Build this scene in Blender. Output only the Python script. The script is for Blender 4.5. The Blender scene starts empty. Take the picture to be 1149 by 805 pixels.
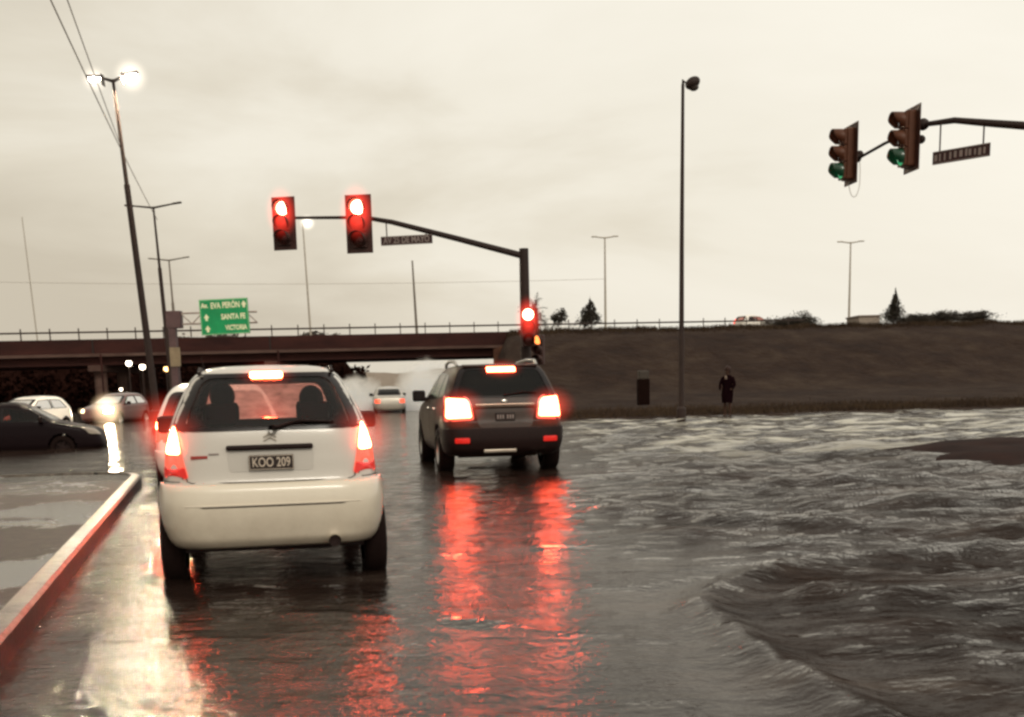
import bpy, bmesh, math, random
import numpy as np
from mathutils import Vector, Matrix, Euler, noise
random.seed(7)
rng = np.random.default_rng(7)
S = bpy.context.scene
COL = S.collection
R = math.radians

# ------------------------------------------------------------------ camera
cam_d = bpy.data.cameras.new("camera"); cam = bpy.data.objects.new("camera", cam_d); COL.objects.link(cam)
S.camera = cam
FPX, TH, RO, EYE = 1300.0, R(10), R(1.3), 1.376
cam_d.sensor_fit = 'HORIZONTAL'; cam_d.sensor_width = 36.0
cam_d.lens = 36.0 * FPX / 1149.0
cam_d.shift_y = (430 + FPX * math.tan(TH) - 402.5) / 1149.0
cam_d.clip_start = 0.05; cam_d.clip_end = 3000
cf = Vector((0, math.cos(TH), -math.sin(TH))); u0 = Vector((0, math.sin(TH), math.cos(TH))); r0 = Vector((1, 0, 0))
cr = r0 * math.cos(RO) - u0 * math.sin(RO); cu = r0 * math.sin(RO) + u0 * math.cos(RO)
M = Matrix((cr, cu, -cf)).transposed().to_4x4(); M.translation = Vector((0, 0, EYE))
cam.matrix_world = M
cam_d.dof.use_dof = True; cam_d.dof.focus_distance = 20.0; cam_d.dof.aperture_fstop = 5.6

# ------------------------------------------------------------------ materials
def new_mat(name):
    m = bpy.data.materials.new(name); m.use_nodes = True
    nt = m.node_tree; b = nt.nodes['Principled BSDF']
    return m, nt, b
def N(nt, t, **kw):
    n = nt.nodes.new(t)
    for k, v in kw.items():
        if k in n.inputs: n.inputs[k].default_value = v
        else: setattr(n, k, v)
    return n
def ramp(nt, stops):
    n = nt.nodes.new('ShaderNodeValToRGB'); e = n.color_ramp.elements
    e[0].position, e[0].color = stops[0][0], (*stops[0][1], 1)
    e[1].position, e[1].color = stops[-1][0], (*stops[-1][1], 1)
    for p, c in stops[1:-1]:
        q = e.new(p); q.color = (*c, 1)
    return n
def mat(name, c1, c2=None, rough=0.6, metal=0.0, scale=4.0, bump=0.0, bscale=None, coat=0.0, stretch=(1, 1, 1), spec=0.22, detail=5.0):
    m, nt, b = new_mat(name)
    c2 = c2 or tuple(x * 0.72 for x in c1)
    tc = N(nt, 'ShaderNodeTexCoord'); mp = N(nt, 'ShaderNodeMapping'); mp.inputs['Scale'].default_value = stretch
    nt.links.new(tc.outputs['Object'], mp.inputs[0])
    no = N(nt, 'ShaderNodeTexNoise', Scale=scale, Detail=detail, Roughness=0.62)
    nt.links.new(mp.outputs[0], no.inputs['Vector'])
    rp = ramp(nt, [(0.32, c2), (0.68, c1)])
    nt.links.new(no.outputs[0], rp.inputs[0]); nt.links.new(rp.outputs[0], b.inputs['Base Color'])
    b.inputs['Roughness'].default_value = rough; b.inputs['Metallic'].default_value = metal
    b.inputs['Coat Weight'].default_value = coat; b.inputs['Coat Roughness'].default_value = 0.08
    b.inputs['Specular IOR Level'].default_value = spec
    if bump:
        n2 = N(nt, 'ShaderNodeTexNoise', Scale=bscale or scale * 4, Detail=6.0); nt.links.new(mp.outputs[0], n2.inputs['Vector'])
        bp = N(nt, 'ShaderNodeBump', Strength=bump, Distance=0.02); nt.links.new(n2.outputs[0], bp.inputs['Height'])
        nt.links.new(bp.outputs[0], b.inputs['Normal'])
    return m
def paint(name, c, rough=0.28, metal=0.0, coat=0.6, dirt=(0.09, 0.065, 0.05), dirt_amt=0.5):
    """car paint: road grime towards the sill, dark lining on the inner side"""
    m, nt, b = new_mat(name)
    tc = N(nt, 'ShaderNodeTexCoord'); sep = N(nt, 'ShaderNodeSeparateXYZ'); nt.links.new(tc.outputs['Object'], sep.inputs[0])
    no = N(nt, 'ShaderNodeTexNoise', Scale=5.0, Detail=7.0, Roughness=0.7); nt.links.new(tc.outputs['Object'], no.inputs['Vector'])
    mr = N(nt, 'ShaderNodeMapRange'); mr.inputs['From Min'].default_value = 0.75; mr.inputs['From Max'].default_value = 0.2
    nt.links.new(sep.outputs['Z'], mr.inputs['Value'])
    mul = N(nt, 'ShaderNodeMath', operation='MULTIPLY'); nt.links.new(mr.outputs[0], mul.inputs[0]); nt.links.new(no.outputs[0], mul.inputs[1])
    m2 = N(nt, 'ShaderNodeMath', operation='MULTIPLY'); nt.links.new(mul.outputs[0], m2.inputs[0]); m2.inputs[1].default_value = dirt_amt
    mx = N(nt, 'ShaderNodeMix', data_type='RGBA'); mx.inputs['A'].default_value = (*c, 1); mx.inputs['B'].default_value = (*dirt, 1)
    nt.links.new(m2.outputs[0], mx.inputs['Factor'])
    ge = N(nt, 'ShaderNodeNewGeometry'); m3 = N(nt, 'ShaderNodeMix', data_type='RGBA'); m3.inputs['B'].default_value = (0.02, 0.016, 0.015, 1)
    nt.links.new(mx.outputs['Result'], m3.inputs['A']); nt.links.new(ge.outputs['Backfacing'], m3.inputs['Factor'])
    nt.links.new(m3.outputs['Result'], b.inputs['Base Color'])
    b.inputs['Roughness'].default_value = rough; b.inputs['Metallic'].default_value = metal
    b.inputs['Coat Weight'].default_value = coat; b.inputs['Specular IOR Level'].default_value = 0.05 if coat < 0.2 else 0.5; b.inputs['Coat Roughness'].default_value = 0.12
    n2 = N(nt, 'ShaderNodeTexNoise', Scale=95.0, Detail=3.0); nt.links.new(tc.outputs['Object'], n2.inputs['Vector'])
    bp = N(nt, 'ShaderNodeBump', Strength=0.22, Distance=0.006); nt.links.new(n2.outputs[0], bp.inputs['Height']); nt.links.new(bp.outputs[0], b.inputs['Normal'])
    return m
def glass(name, tint=(0.35, 0.3, 0.28), rough=0.04, refl=1.0):
    m = bpy.data.materials.new(name); m.use_nodes = True; nt = m.node_tree; nt.nodes.clear()
    o = N(nt, 'ShaderNodeOutputMaterial'); tr = N(nt, 'ShaderNodeBsdfTransparent'); tr.inputs[0].default_value = (*tint, 1)
    gl = N(nt, 'ShaderNodeBsdfGlossy', Roughness=rough); gl.inputs[0].default_value = (0.9, 0.88, 0.85, 1)
    lw = N(nt, 'ShaderNodeFresnel', IOR=1.45); mu = N(nt, 'ShaderNodeMath', operation='MULTIPLY'); mu.inputs[1].default_value = refl
    nt.links.new(lw.outputs[0], mu.inputs[0])
    tc = N(nt, 'ShaderNodeTexCoord'); no = N(nt, 'ShaderNodeTexNoise', Scale=60.0, Detail=3.0); nt.links.new(tc.outputs['Object'], no.inputs['Vector'])
    bp = N(nt, 'ShaderNodeBump', Strength=0.25, Distance=0.004); nt.links.new(no.outputs[0], bp.inputs['Height']); nt.links.new(bp.outputs[0], gl.inputs['Normal'])
    mx = N(nt, 'ShaderNodeMixShader'); nt.links.new(mu.outputs[0], mx.inputs[0]); nt.links.new(tr.outputs[0], mx.inputs[1]); nt.links.new(gl.outputs[0], mx.inputs[2])
    nt.links.new(mx.outputs[0], o.inputs[0]); return m
def lit(name, col, strength, base=(0.3, 0.02, 0.01), vary=0.25, scale=25.0):
    """a lit lens: lens base colour plus its lamp's light, broken up by the lens ribs"""
    m, nt, b = new_mat(name)
    b.inputs['Base Color'].default_value = (*base, 1); b.inputs['Roughness'].default_value = 0.2
    b.inputs['Emission Color'].default_value = (*col, 1)
    tc = N(nt, 'ShaderNodeTexCoord'); no = N(nt, 'ShaderNodeTexNoise', Scale=scale, Detail=2.0); nt.links.new(tc.outputs['Object'], no.inputs['Vector'])
    mr = N(nt, 'ShaderNodeMapRange'); mr.inputs['To Min'].default_value = strength * (1 - vary); mr.inputs['To Max'].default_value = strength * (1 + vary)
    nt.links.new(no.outputs[0], mr.inputs['Value']); nt.links.new(mr.outputs[0], b.inputs['Emission Strength'])
    return m
def halo_mat(name, col, strength, power=2.2):
    """glowing rain mist round a lamp: light falls off from its middle"""
    m = bpy.data.materials.new(name); m.use_nodes = True; nt = m.node_tree; nt.nodes.clear()
    o = N(nt, 'ShaderNodeOutputMaterial'); em = N(nt, 'ShaderNodeEmission'); em.inputs[0].default_value = (*col, 1)
    tc = N(nt, 'ShaderNodeTexCoord'); ln = N(nt, 'ShaderNodeVectorMath', operation='LENGTH'); nt.links.new(tc.outputs['Object'], ln.inputs[0])
    sb = N(nt, 'ShaderNodeMath', operation='SUBTRACT', use_clamp=True); sb.inputs[0].default_value = 1.0; nt.links.new(ln.outputs['Value'], sb.inputs[1])
    pw = N(nt, 'ShaderNodeMath', operation='POWER'); nt.links.new(sb.outputs[0], pw.inputs[0]); pw.inputs[1].default_value = power
    mu = N(nt, 'ShaderNodeMath', operation='MULTIPLY'); nt.links.new(pw.outputs[0], mu.inputs[0]); mu.inputs[1].default_value = strength
    nt.links.new(mu.outputs[0], em.inputs[1]); nt.links.new(em.outputs[0], o.inputs['Volume']); return m

MT = {}  # red shadow tone is put into the dark plastic, rubber and concrete colours
MT['white'] = paint('white_paint', (0.50, 0.462, 0.41), dirt_amt=0.4, dirt=(0.3, 0.22, 0.15))
MT['white2'] = paint('white_paint_far', (0.8, 0.74, 0.66), dirt_amt=0.2)
MT['bumper_lit'] = paint('bumper_lit_paint', (0.67, 0.60, 0.485), rough=0.3, dirt_amt=0.9, dirt=(0.26, 0.19, 0.13))  # warm headlamp light on the bumper is put into its colour
MT['suv'] = paint('brown_grey_paint', (0.030, 0.014, 0.009), rough=0.5, metal=0.0, coat=.10, dirt=(0.03, 0.016, 0.012), dirt_amt=1.2)
MT['dark_car'] = paint('dark_paint', (0.008, 0.004, 0.005), rough=0.5, dirt=(.02, .012, .01), dirt_amt=0.3, coat=0.04)
MT['silver'] = paint('silver_paint', (0.34, 0.31, 0.27), rough=0.35, metal=0.3)
MT['red_car'] = paint('red_paint', (0.10, 0.03, 0.024), rough=0.35)
MT['plastic'] = mat('black_plastic', (0.016, 0.007, 0.006), rough=0.6, scale=30, spec=0.15)
MT['frit'] = mat('glass_border', (0.012, 0.008, 0.008), rough=0.15, scale=9)
MT['rubber'] = mat('tyre_rubber', (0.012, 0.006, 0.005), rough=0.85, scale=40, bump=0.3, spec=.08)
MT['rim'] = mat('alloy', (0.45, 0.42, 0.38), rough=0.3, metal=0.8, scale=12)
MT['chrome'] = mat('chrome', (0.7, 0.66, 0.6), rough=0.15, metal=1.0, scale=10)
MT['glass'] = glass('car_glass', (0.68, 0.44, 0.40), refl=.8)  # red of the brake glow ahead is put into the tint
def wet_glass(name):
    m = bpy.data.materials.new(name); m.use_nodes = True; nt = m.node_tree; nt.nodes.clear()
    o = N(nt, 'ShaderNodeOutputMaterial'); tr = N(nt, 'ShaderNodeBsdfTransparent'); tr.inputs[0].default_value = (.95, .86, .84, 1)
    tl = N(nt, 'ShaderNodeBsdfTranslucent'); tl.inputs[0].default_value = (.95, .62, .55, 1)  # reddish brake glow is put into the wet glass colour
    tc = N(nt, 'ShaderNodeTexCoord'); no = N(nt, 'ShaderNodeTexNoise', Scale=7.0, Detail=5.0); nt.links.new(tc.outputs['Object'], no.inputs['Vector'])
    mr = N(nt, 'ShaderNodeMapRange'); mr.inputs['From Min'].default_value = .3; mr.inputs['From Max'].default_value = .7; mr.inputs['To Min'].default_value = .25; mr.inputs['To Max'].default_value = .75; nt.links.new(no.outputs[0], mr.inputs['Value'])
    mx = N(nt, 'ShaderNodeMixShader'); nt.links.new(mr.outputs[0], mx.inputs[0]); nt.links.new(tr.outputs[0], mx.inputs[1]); nt.links.new(tl.outputs[0], mx.inputs[2]); nt.links.new(mx.outputs[0], o.inputs[0]); return m
MT['windscreen_wet'] = wet_glass('rain_covered_windscreen')
MT['glass_dark'] = glass('tinted_glass', (0.06, 0.03, 0.03), rough=0.1, refl=0.6)
MT['seat'] = mat('seat_cloth', (0.014, 0.008, 0.008), rough=0.95, scale=40, spec=.05)
MT['gap'] = mat('panel_gap', (0.03, 0.02, 0.018), rough=0.8)
MT['lamp_hot'] = lit('lit_brake_lens', (1.0, 0.085, 0.03), 130.0)
MT['lamp_mid'] = lit('tail_lens', (1.0, 0.16, 0.09), 0.75, base=(0.5, 0.05, 0.035))
MT['lamp_red'] = lit('red_reflector', (1.0, 0.02, 0.01), 0.28, base=(0.45, 0.01, 0.008))
MT['suv_red'] = lit('suv_lens', (1.0, 0.085, 0.035), 44.0)
MT['halo_red'] = halo_mat('red_glow', (1.0, 0.07, 0.035), 9.0)
MT['plate'] = mat('plate_black', (0.03, 0.02, 0.018), rough=0.4)
MT['letter'] = mat('plate_letter', (0.6, 0.5, 0.4), rough=0.5)
MT['grey_letter'] = mat('faded_letter', (0.27, 0.22, 0.2), rough=0.6)
MT['skin'] = mat('skin', (0.13, 0.065, 0.045), rough=0.6)
MT['hair'] = mat('hair', (0.02, 0.012, 0.01), rough=0.6)
MT['coat'] = mat('dark_cloth', (0.008, 0.003, 0.004), rough=1.0, scale=20, spec=0.0)
MT['scarf'] = mat('pale_scarf', (0.2, 0.15, 0.12), rough=0.9)
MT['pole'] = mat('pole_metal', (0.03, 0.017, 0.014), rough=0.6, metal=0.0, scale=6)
MT['pole_far'] = mat('hazed_far_pole_metal', (0.2, 0.17, 0.14), rough=0.6, scale=6)  # some distance haze is put into this paler pole colour
MT['pole_faint'] = mat('hazed_pole_metal', (0.47, 0.42, 0.35), rough=0.7, scale=6)  # strong distance haze is put into this pale pole colour
MT['housing'] = mat('signal_housing', (0.10, 0.036, 0.018), rough=0.45, scale=6)
MT['plate_brown'] = mat('signal_backplate_brown', (0.05, 0.02, 0.014), rough=0.5, scale=5)
MT['backplate'] = mat('signal_backplate', (0.05, 0.022, 0.018), rough=0.5, scale=5)
MT['lens_off'] = mat('dark_lens', (0.05, 0.016, 0.012), rough=0.15)
MT['lens_green'] = lit('lit_green_lens', (0.12, 1.0, 0.42), .35, base=(0.01, 0.12, 0.05))
MT['visor_glow'] = lit('visor_lit_green', (0.0, 0.3, 0.1), 0.03, base=(0.012, 0.04, 0.022))  # green lens light on the visor is put into colour and emission
MT['signal_red'] = lit('lit_red_lens', (1.0, 0.3, 0.17), 22.0)
MT['halo_signal'] = halo_mat('signal_glow', (1.0, 0.05, 0.03), 17.0, 2.2)
MT['green_sign'] = mat('green_sign', (0.005, 0.24, 0.085), (0.004, 0.17, 0.06), rough=0.4, scale=1.2)
MT['sign_letter'] = mat('sign_letter', (0.72, 0.72, 0.5), rough=0.5)
MT['gantry'] = mat('gantry_metal', (0.085, 0.05, 0.052), rough=0.6, scale=3)
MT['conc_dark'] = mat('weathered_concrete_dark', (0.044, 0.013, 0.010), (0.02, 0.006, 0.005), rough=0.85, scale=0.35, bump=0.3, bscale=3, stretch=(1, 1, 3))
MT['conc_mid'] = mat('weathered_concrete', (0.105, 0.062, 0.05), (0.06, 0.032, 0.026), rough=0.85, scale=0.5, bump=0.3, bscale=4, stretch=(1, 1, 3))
MT['conc_orange'] = mat('rust_stained_concrete', (0.11, 0.05, 0.03), (0.05, 0.02, 0.014), rough=0.9, scale=1.0, bump=0.3)
MT['bark'] = mat('bark', (0.05, 0.03, 0.022), rough=0.9, scale=5, bump=0.5)
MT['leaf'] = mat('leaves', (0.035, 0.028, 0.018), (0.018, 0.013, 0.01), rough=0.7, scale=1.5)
MT['leaf_far'] = mat('hazed_leaves', (0.075, 0.06, 0.048), (0.04, 0.03, 0.024), rough=0.8, scale=0.8)  # leaf colour lightened with distance haze
MT['wood_dark'] = mat('dark_wood_leaves', (0.022, 0.009, 0.007), (0.010, 0.004, 0.003), rough=1.0, scale=0.6, spec=0.0)
MT['lamp_white'] = lit('lit_street_lamp', (1.0, 0.83, 0.58), 6500.0, base=(0.6, 0.5, 0.4))
MT['halo_white'] = halo_mat('lamp_glow', (1.0, 0.88, 0.72), 3.2, 2.0)
MT['head_hot'] = lit('lit_headlamp', (1.0, 0.82, 0.55), 45.0, base=(0.6, 0.5, 0.4))
MT['halo_warm'] = halo_mat('headlamp_glow', (1.0, 0.72, 0.42), 9.0, 2.0)
MT['globe'] = lit('lit_globe', (1.0, 0.84, 0.62), 9.0, base=(0.6, 0.5, 0.4))
MT['globe_amber'] = lit('lit_amber_globe', (1.0, 0.55, 0.2), 6.0, base=(0.6, 0.3, 0.1))
MT['wire'] = mat('wire', (0.33, 0.28, 0.23), rough=0.6)
MT['beige'] = mat('beige_panel', (0.22, 0.17, 0.11), rough=0.7, scale=3)

# ------------------------------------------------------------------ object helpers
def mesh_obj(name, bm, m, parent=None, smooth=False, matrix=None):
    me = bpy.data.meshes.new(name)
    if isinstance(bm, tuple): me.from_pydata(bm[0], [], bm[1])
    else:
        bm.normal_update(); bm.to_mesh(me); bm.free()
    if matrix is not None: me.transform(matrix)
    me.materials.append(m)
    if smooth: me.polygons.foreach_set('use_smooth', [True] * len(me.polygons))
    me.update()
    o = bpy.data.objects.new(name, me); COL.objects.link(o)
    if parent: o.parent = parent
    return o
def tag(o, label=None, cat=None, group=None, kind=None):
    if label: o['label'] = label
    if cat: o['category'] = cat
    if group: o['group'] = group
    if kind: o['kind'] = kind
    return o
def thing(name, label, cat, loc=(0, 0, 0), rz=0.0, group=None):
    o = bpy.data.objects.new(name, None); COL.objects.link(o); o.empty_display_size = 0.1
    o.location = loc; o.rotation_euler = (0, 0, rz)
    return tag(o, label, cat, group)
def dup(root, loc, rz=0.0, label=None, scale=None):
    r = root.copy(); COL.objects.link(r); r.location = loc; r.rotation_euler = (0, 0, rz)
    if scale: r.scale = scale
    if label: r['label'] = label
    for ch in list(root.children):
        c = ch.copy(); COL.objects.link(c); c.parent = r
        for g in ch.children:
            d = g.copy(); COL.objects.link(d); d.parent = c
    return r
def box(bm, cx, cy, cz, sx, sy, sz, rot=None, bevel=0.0):
    m = Matrix.Translation((cx, cy, cz)) @ (rot.to_4x4() if rot else Matrix()) @ Matrix.Diagonal((sx, sy, sz, 1))
    r = bmesh.ops.create_cube(bm, size=1.0, matrix=m)
    if bevel:
        es = list({e for v in r['verts'] for e in v.link_edges})
        bmesh.ops.bevel(bm, geom=es, offset=bevel, segments=2, affect='EDGES', profile=0.5)
    return bm
def tube(bm, pts, r0, r1=None, seg=10, cap=True):
    pts = [Vector(p) for p in pts]; r1 = r0 if r1 is None else r1; n = len(pts); rings = []
    for i, p in enumerate(pts):
        d = (pts[min(i + 1, n - 1)] - pts[max(i - 1, 0)]).normalized()
        a = d.orthogonal().normalized() if abs(d.z) < 0.999 else Vector((1, 0, 0))
        if i and prev: a = (prev - d * prev.dot(d)).normalized()
        prev = a; b = d.cross(a); r = r0 + (r1 - r0) * i / (n - 1)
        rings.append([bm.verts.new(p + (a * math.cos(t) + b * math.sin(t)) * r) for t in [2 * math.pi * k / seg for k in range(seg)]])
    for i in range(n - 1):
        for k in range(seg):
            bm.faces.new((rings[i][k], rings[i][(k + 1) % seg], rings[i + 1][(k + 1) % seg], rings[i + 1][k]))
    if cap:
        bm.faces.new(rings[0][::-1]); bm.faces.new(rings[-1])
    return bm
def lathe(bm, prof, axis='z', seg=28, c=(0, 0, 0)):
    rings = []
    for r, h in prof:
        ring = []
        for k in range(seg):
            t = 2 * math.pi * k / seg
            v = {'z': (r * math.cos(t), r * math.sin(t), h), 'x': (h, r * math.cos(t), r * math.sin(t)), 'y': (r * math.sin(t), h, r * math.cos(t))}[axis]
            ring.append(bm.verts.new((v[0] + c[0], v[1] + c[1], v[2] + c[2])))
        rings.append(ring)
    for i in range(len(rings) - 1):
        for k in range(seg):
            bm.faces.new((rings[i][k], rings[i][(k + 1) % seg], rings[i + 1][(k + 1) % seg], rings[i + 1][k]))
    return bm
def ball(bm, c, r, sub=2, sc=(1, 1, 1)):
    bmesh.ops.create_icosphere(bm, subdivisions=sub, radius=1.0, matrix=Matrix.Translation(c) @ Matrix.Diagonal((r * sc[0], r * sc[1], r * sc[2], 1)))
    return bm
def glow(parent, c, r, m, sc=(1, 1, 1)):  # emissive ball added round a lamp as its bloom
    o = mesh_obj('lamp_glow', ball(bmesh.new(), (0, 0, 0), 1.0, 3), m, parent)
    o.location = c; o.scale = (r * sc[0], r * sc[1], r * sc[2]); return o
def text_mesh(name, s, size, m, parent, matrix, width=None, bold=0.0):
    cu_ = bpy.data.curves.new('lettering', 'FONT'); cu_.body = s; cu_.size = size; cu_.align_x = 'CENTER'; cu_.align_y = 'CENTER'
    cu_.extrude = size * 0.01; cu_.offset = bold; cu_.resolution_u = 3
    t = bpy.data.objects.new('lettering_source', cu_); COL.objects.link(t)
    dg = bpy.context.evaluated_depsgraph_get(); me = bpy.data.meshes.new_from_object(t.evaluated_get(dg))
    bpy.data.objects.remove(t); bpy.data.curves.remove(cu_)
    if width:
        xs = [v.co.x for v in me.vertices]; w = max(xs) - min(xs); me.transform(Matrix.Diagonal((width / w, 1, 1, 1)))
    me.transform(matrix); me.materials.clear(); me.materials.append(m); me.name = name
    o = bpy.data.objects.new(name, me); COL.objects.link(o); o.parent = parent; return o
FACE = Matrix(((1, 0, 0, 0), (0, 0, -1, 0), (0, 1, 0, 0), (0, 0, 0, 1)))     # xy text -> standing, read from -y

# ------------------------------------------------------------------ world and sun
W = bpy.data.worlds.new("World"); S.world = W; W.use_nodes = True; nt = W.node_tree; nt.nodes.clear()
wo = N(nt, 'ShaderNodeOutputWorld')
sky = N(nt, 'ShaderNodeTexSky'); sky.sky_type = 'NISHITA'; sky.sun_disc = False
sky.sun_elevation = R(38); sky.sun_rotation = R(160); sky.air_density = 2.0; sky.dust_density = 6.0
b1 = N(nt, 'ShaderNodeBackground', Strength=0.1); nt.links.new(sky.outputs[0], b1.inputs[0])
tc = N(nt, 'ShaderNodeTexCoord'); mp = N(nt, 'ShaderNodeMapping'); mp.inputs['Scale'].default_value = (1.0, 1.0, 3.6); mp.inputs['Location'].default_value = (0.4, 0.2, 0.15)
nt.links.new(tc.outputs['Generated'], mp.inputs[0])
n1 = N(nt, 'ShaderNodeTexNoise', Scale=2.1, Detail=8.0, Roughness=0.52, Distortion=0.35); nt.links.new(mp.outputs[0], n1.inputs['Vector'])
sx = N(nt, 'ShaderNodeSeparateXYZ'); nt.links.new(tc.outputs['Generated'], sx.inputs[0])
# brighter towards the right and above the bank, greyer by the left horizon
ax = N(nt, 'ShaderNodeMath', operation='MULTIPLY'); ax.inputs[1].default_value = 0.65; nt.links.new(sx.outputs['X'], ax.inputs[0])
az = N(nt, 'ShaderNodeMath', operation='MULTIPLY_ADD'); az.inputs[1].default_value = 0.45; nt.links.new(sx.outputs['Z'], az.inputs[0]); nt.links.new(ax.outputs[0], az.inputs[2])
sm = N(nt, 'ShaderNodeMath', operation='ADD'); nt.links.new(az.outputs[0], sm.inputs[0]); nt.links.new(n1.outputs[0], sm.inputs[1])
rp = ramp(nt, [(0.26, (0.64, 0.57, 0.455)), (0.44, (0.80, 0.73, 0.60)), (0.58, (0.93, 0.87, 0.745)), (0.84, (1.02, 0.965, 0.845))])
nt.links.new(sm.outputs[0], rp.inputs[0])
b2 = N(nt, 'ShaderNodeBackground', Strength=1.0); nt.links.new(rp.outputs[0], b2.inputs[0])
mx = N(nt, 'ShaderNodeMixShader', Fac=0.93); nt.links.new(b1.outputs[0], mx.inputs[1]); nt.links.new(b2.outputs[0], mx.inputs[2]); nt.links.new(mx.outputs[0], wo.inputs[0])
sd = bpy.data.lights.new('sun', 'SUN'); sd.energy = 1.15; sd.angle = R(16); sd.color = (1.0, 0.93, 0.8)
so = bpy.data.objects.new('sun', sd); COL.objects.link(so)
az_, el_ = R(160), R(38)
sdir = Vector((math.sin(az_) * math.cos(el_), math.cos(az_) * math.cos(el_), math.sin(el_)))
so.rotation_euler = sdir.to_track_quat('Z', 'Y').to_euler(); so.location = (0, 0, 30)

# ------------------------------------------------------------------ ground and water
def fbm(x, y, z=0.0, o=4):
    return noise.fractal(Vector((x, y, z)), 1.0, 2.0, o)
def grid(name, xs, ys, fn, m, parent=None, smooth=True):
    nx, ny = len(xs), len(ys)
    vs = [(x, y, fn(x, y)) for y in ys for x in xs]
    i = np.arange(nx * ny).reshape(ny, nx)
    fs = np.stack([i[:-1, :-1], i[:-1, 1:], i[1:, 1:], i[1:, :-1]], -1).reshape(-1, 4)
    me = bpy.data.meshes.new(name); me.from_pydata(vs, [], fs.tolist()); me.materials.append(m)
    if smooth: me.polygons.foreach_set('use_smooth', [True] * len(me.polygons))
    o = bpy.data.objects.new(name, me); COL.objects.link(o); o.parent = parent; return o

m_ground = mat('wet_soil', (0.04, 0.026, 0.018), rough=0.8, scale=0.2, bump=0.3)
o = mesh_obj('ground', ([(-900, -300, -0.7), (900, -300, -0.7), (900, 1500, -0.7), (-900, 1500, -0.7)], [(0, 1, 2, 3)]), m_ground); tag(o, kind='structure')
m_asph = mat('flooded_asphalt', (0.045, 0.038, 0.034), rough=0.6, scale=3, bump=0.3)
o = mesh_obj('road', ([(-90, -8, -0.3), (60, -8, -0.3), (60, 170, -0.3), (-90, 170, -0.3)], [(0, 1, 2, 3)]), m_asph); tag(o, kind='structure')

def ridge_line(p, a, b):
    ax_, ay_ = a; bx_, by_ = b; dx, dy = bx_ - ax_, by_ - ay_
    t = max(0, min(1, ((p[0] - ax_) * dx + (p[1] - ay_) * dy) / (dx * dx + dy * dy)))
    return math.hypot(p[0] - ax_ - t * dx, p[1] - ay_ - t * dy)
WAKE = [(3.3, 8.75), (2.5, 8.7), (1.8, 8.15), (1.3, 7.5), (1.16, 7.0), (1.2, 6.2), (1.28, 5.4), (1.45, 4.6)]
RIDGES = [([(0.95, 12.4), (1.7, 11.6), (2.3, 10.9), (3.2, 10.3), (4.4, 10.1), (6.2, 10.4)], 0.045, 0.16),
          ([(2.0, 7.3), (2.9, 6.9), (3.9, 7.1), (5.2, 7.5)], 0.05, 0.17),
          ([(2.3, 5.7), (3.0, 5.2), (4.0, 5.4)], 0.05, 0.2),
          ([(-1.0, 9.2), (0.0, 9.7), (1.0, 9.6)], 0.012, 0.12),
          ([(-1.4, 7.0), (-0.5, 6.8), (0.8, 6.1)], 0.012, 0.10),
          ([(1.0, 16.0), (2.4, 15.2), (4.2, 15.0), (6.5, 15.6)], 0.05, 0.25),
          ([(-3.2, 9.2), (-2.5, 8.3), (-1.8, 8.0)], 0.015, 0.14)]
def sstep(a, b, x):
    t = max(0.0, min(1.0, (x - a) / (b - a))); return t * t * (3 - 2 * t)
def inside_poly(x, y, poly):
    c = False; j = len(poly) - 1
    for i in range(len(poly)):
        if (poly[i][1] > y) != (poly[j][1] > y) and x < (poly[j][0] - poly[i][0]) * (y - poly[i][1]) / (poly[j][1] - poly[i][1]) + poly[i][0]: c = not c
        j = i
    return c
def rough_at(x, y):
    return sstep(0.5, 3.2, x + 0.9 * math.exp(-((y - 12.5) / 3.0) ** 2) - 0.06 * max(0, 12 - y) + 0.5 * fbm(x * .4, y * .4, 7)) * (sstep(75, 35, y) if y < 75 else 0)
WPOLY = [(3.3, 8.75), (2.5, 8.7), (1.8, 8.15), (1.3, 7.5), (1.16, 7.0), (1.2, 6.2), (1.28, 5.4), (1.45, 4.6), (1.6, 3), (9, 3), (9, 9)]
def inside_w(x, y): return y < 10 and x > 1 and inside_poly(x, y, WPOLY)
def water_h(x, y):
    rough = rough_at(x, y)
    h = 0.0
    if y < 13 and x > 0.5:
        d = min(ridge_line((x, y), WAKE[i], WAKE[i + 1]) for i in range(len(WAKE) - 1))
        h += (0.05 + 0.03 * noise.noise(Vector((x * 3, y * 3, 4)))) * math.exp(-(d / 0.13) ** 2) - 0.02 * math.exp(-((d - .32) / 0.2) ** 2)
    if y < 18:
        for pts, a, w in RIDGES:
            d = min(ridge_line((x, y), pts[i], pts[i + 1]) for i in range(len(pts) - 1))
            if d < w * 3: h += 1.5 * a * math.exp(-(d / w) ** 2) * (0.7 + 0.6 * noise.noise(Vector((x * 2.5, y * 2.5, 2))))
    wx, wy = x + 0.12 * noise.noise(Vector((x * 0.7, y * 0.7, 3))), y + 0.10 * noise.noise(Vector((x * 0.6, y * 0.9, 9)))
    n = fbm(wx * 0.55, wy * 1.25, 1.0, 4)
    rdg = 1 - abs(noise.noise(Vector((wx * 0.9, wy * 2.0, 5.0)))) * 2
    fine = noise.noise(Vector((wx * 4.0, wy * 5.5, 2.0)))
    amp = 0.013 + 0.080 * rough
    big = noise.noise(Vector((wx * 0.42 + 0.2 * wy, wy * 0.8, 11.0)))
    h += amp * (0.75 * n + 0.5 * rdg ** 2 + 0.22 * fine + 1.25 * big * rough) * (0.72 if inside_w(x, y) else 1.0)
    return h * (1.0 if y < 30 else max(0.25, 1 - (y - 30) / 40))
ys = [3.2]
while ys[-1] < 62: ys.append(ys[-1] * 1.0105)
ys += [66, 72, 80, 90, 105, 130, 165]
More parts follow.
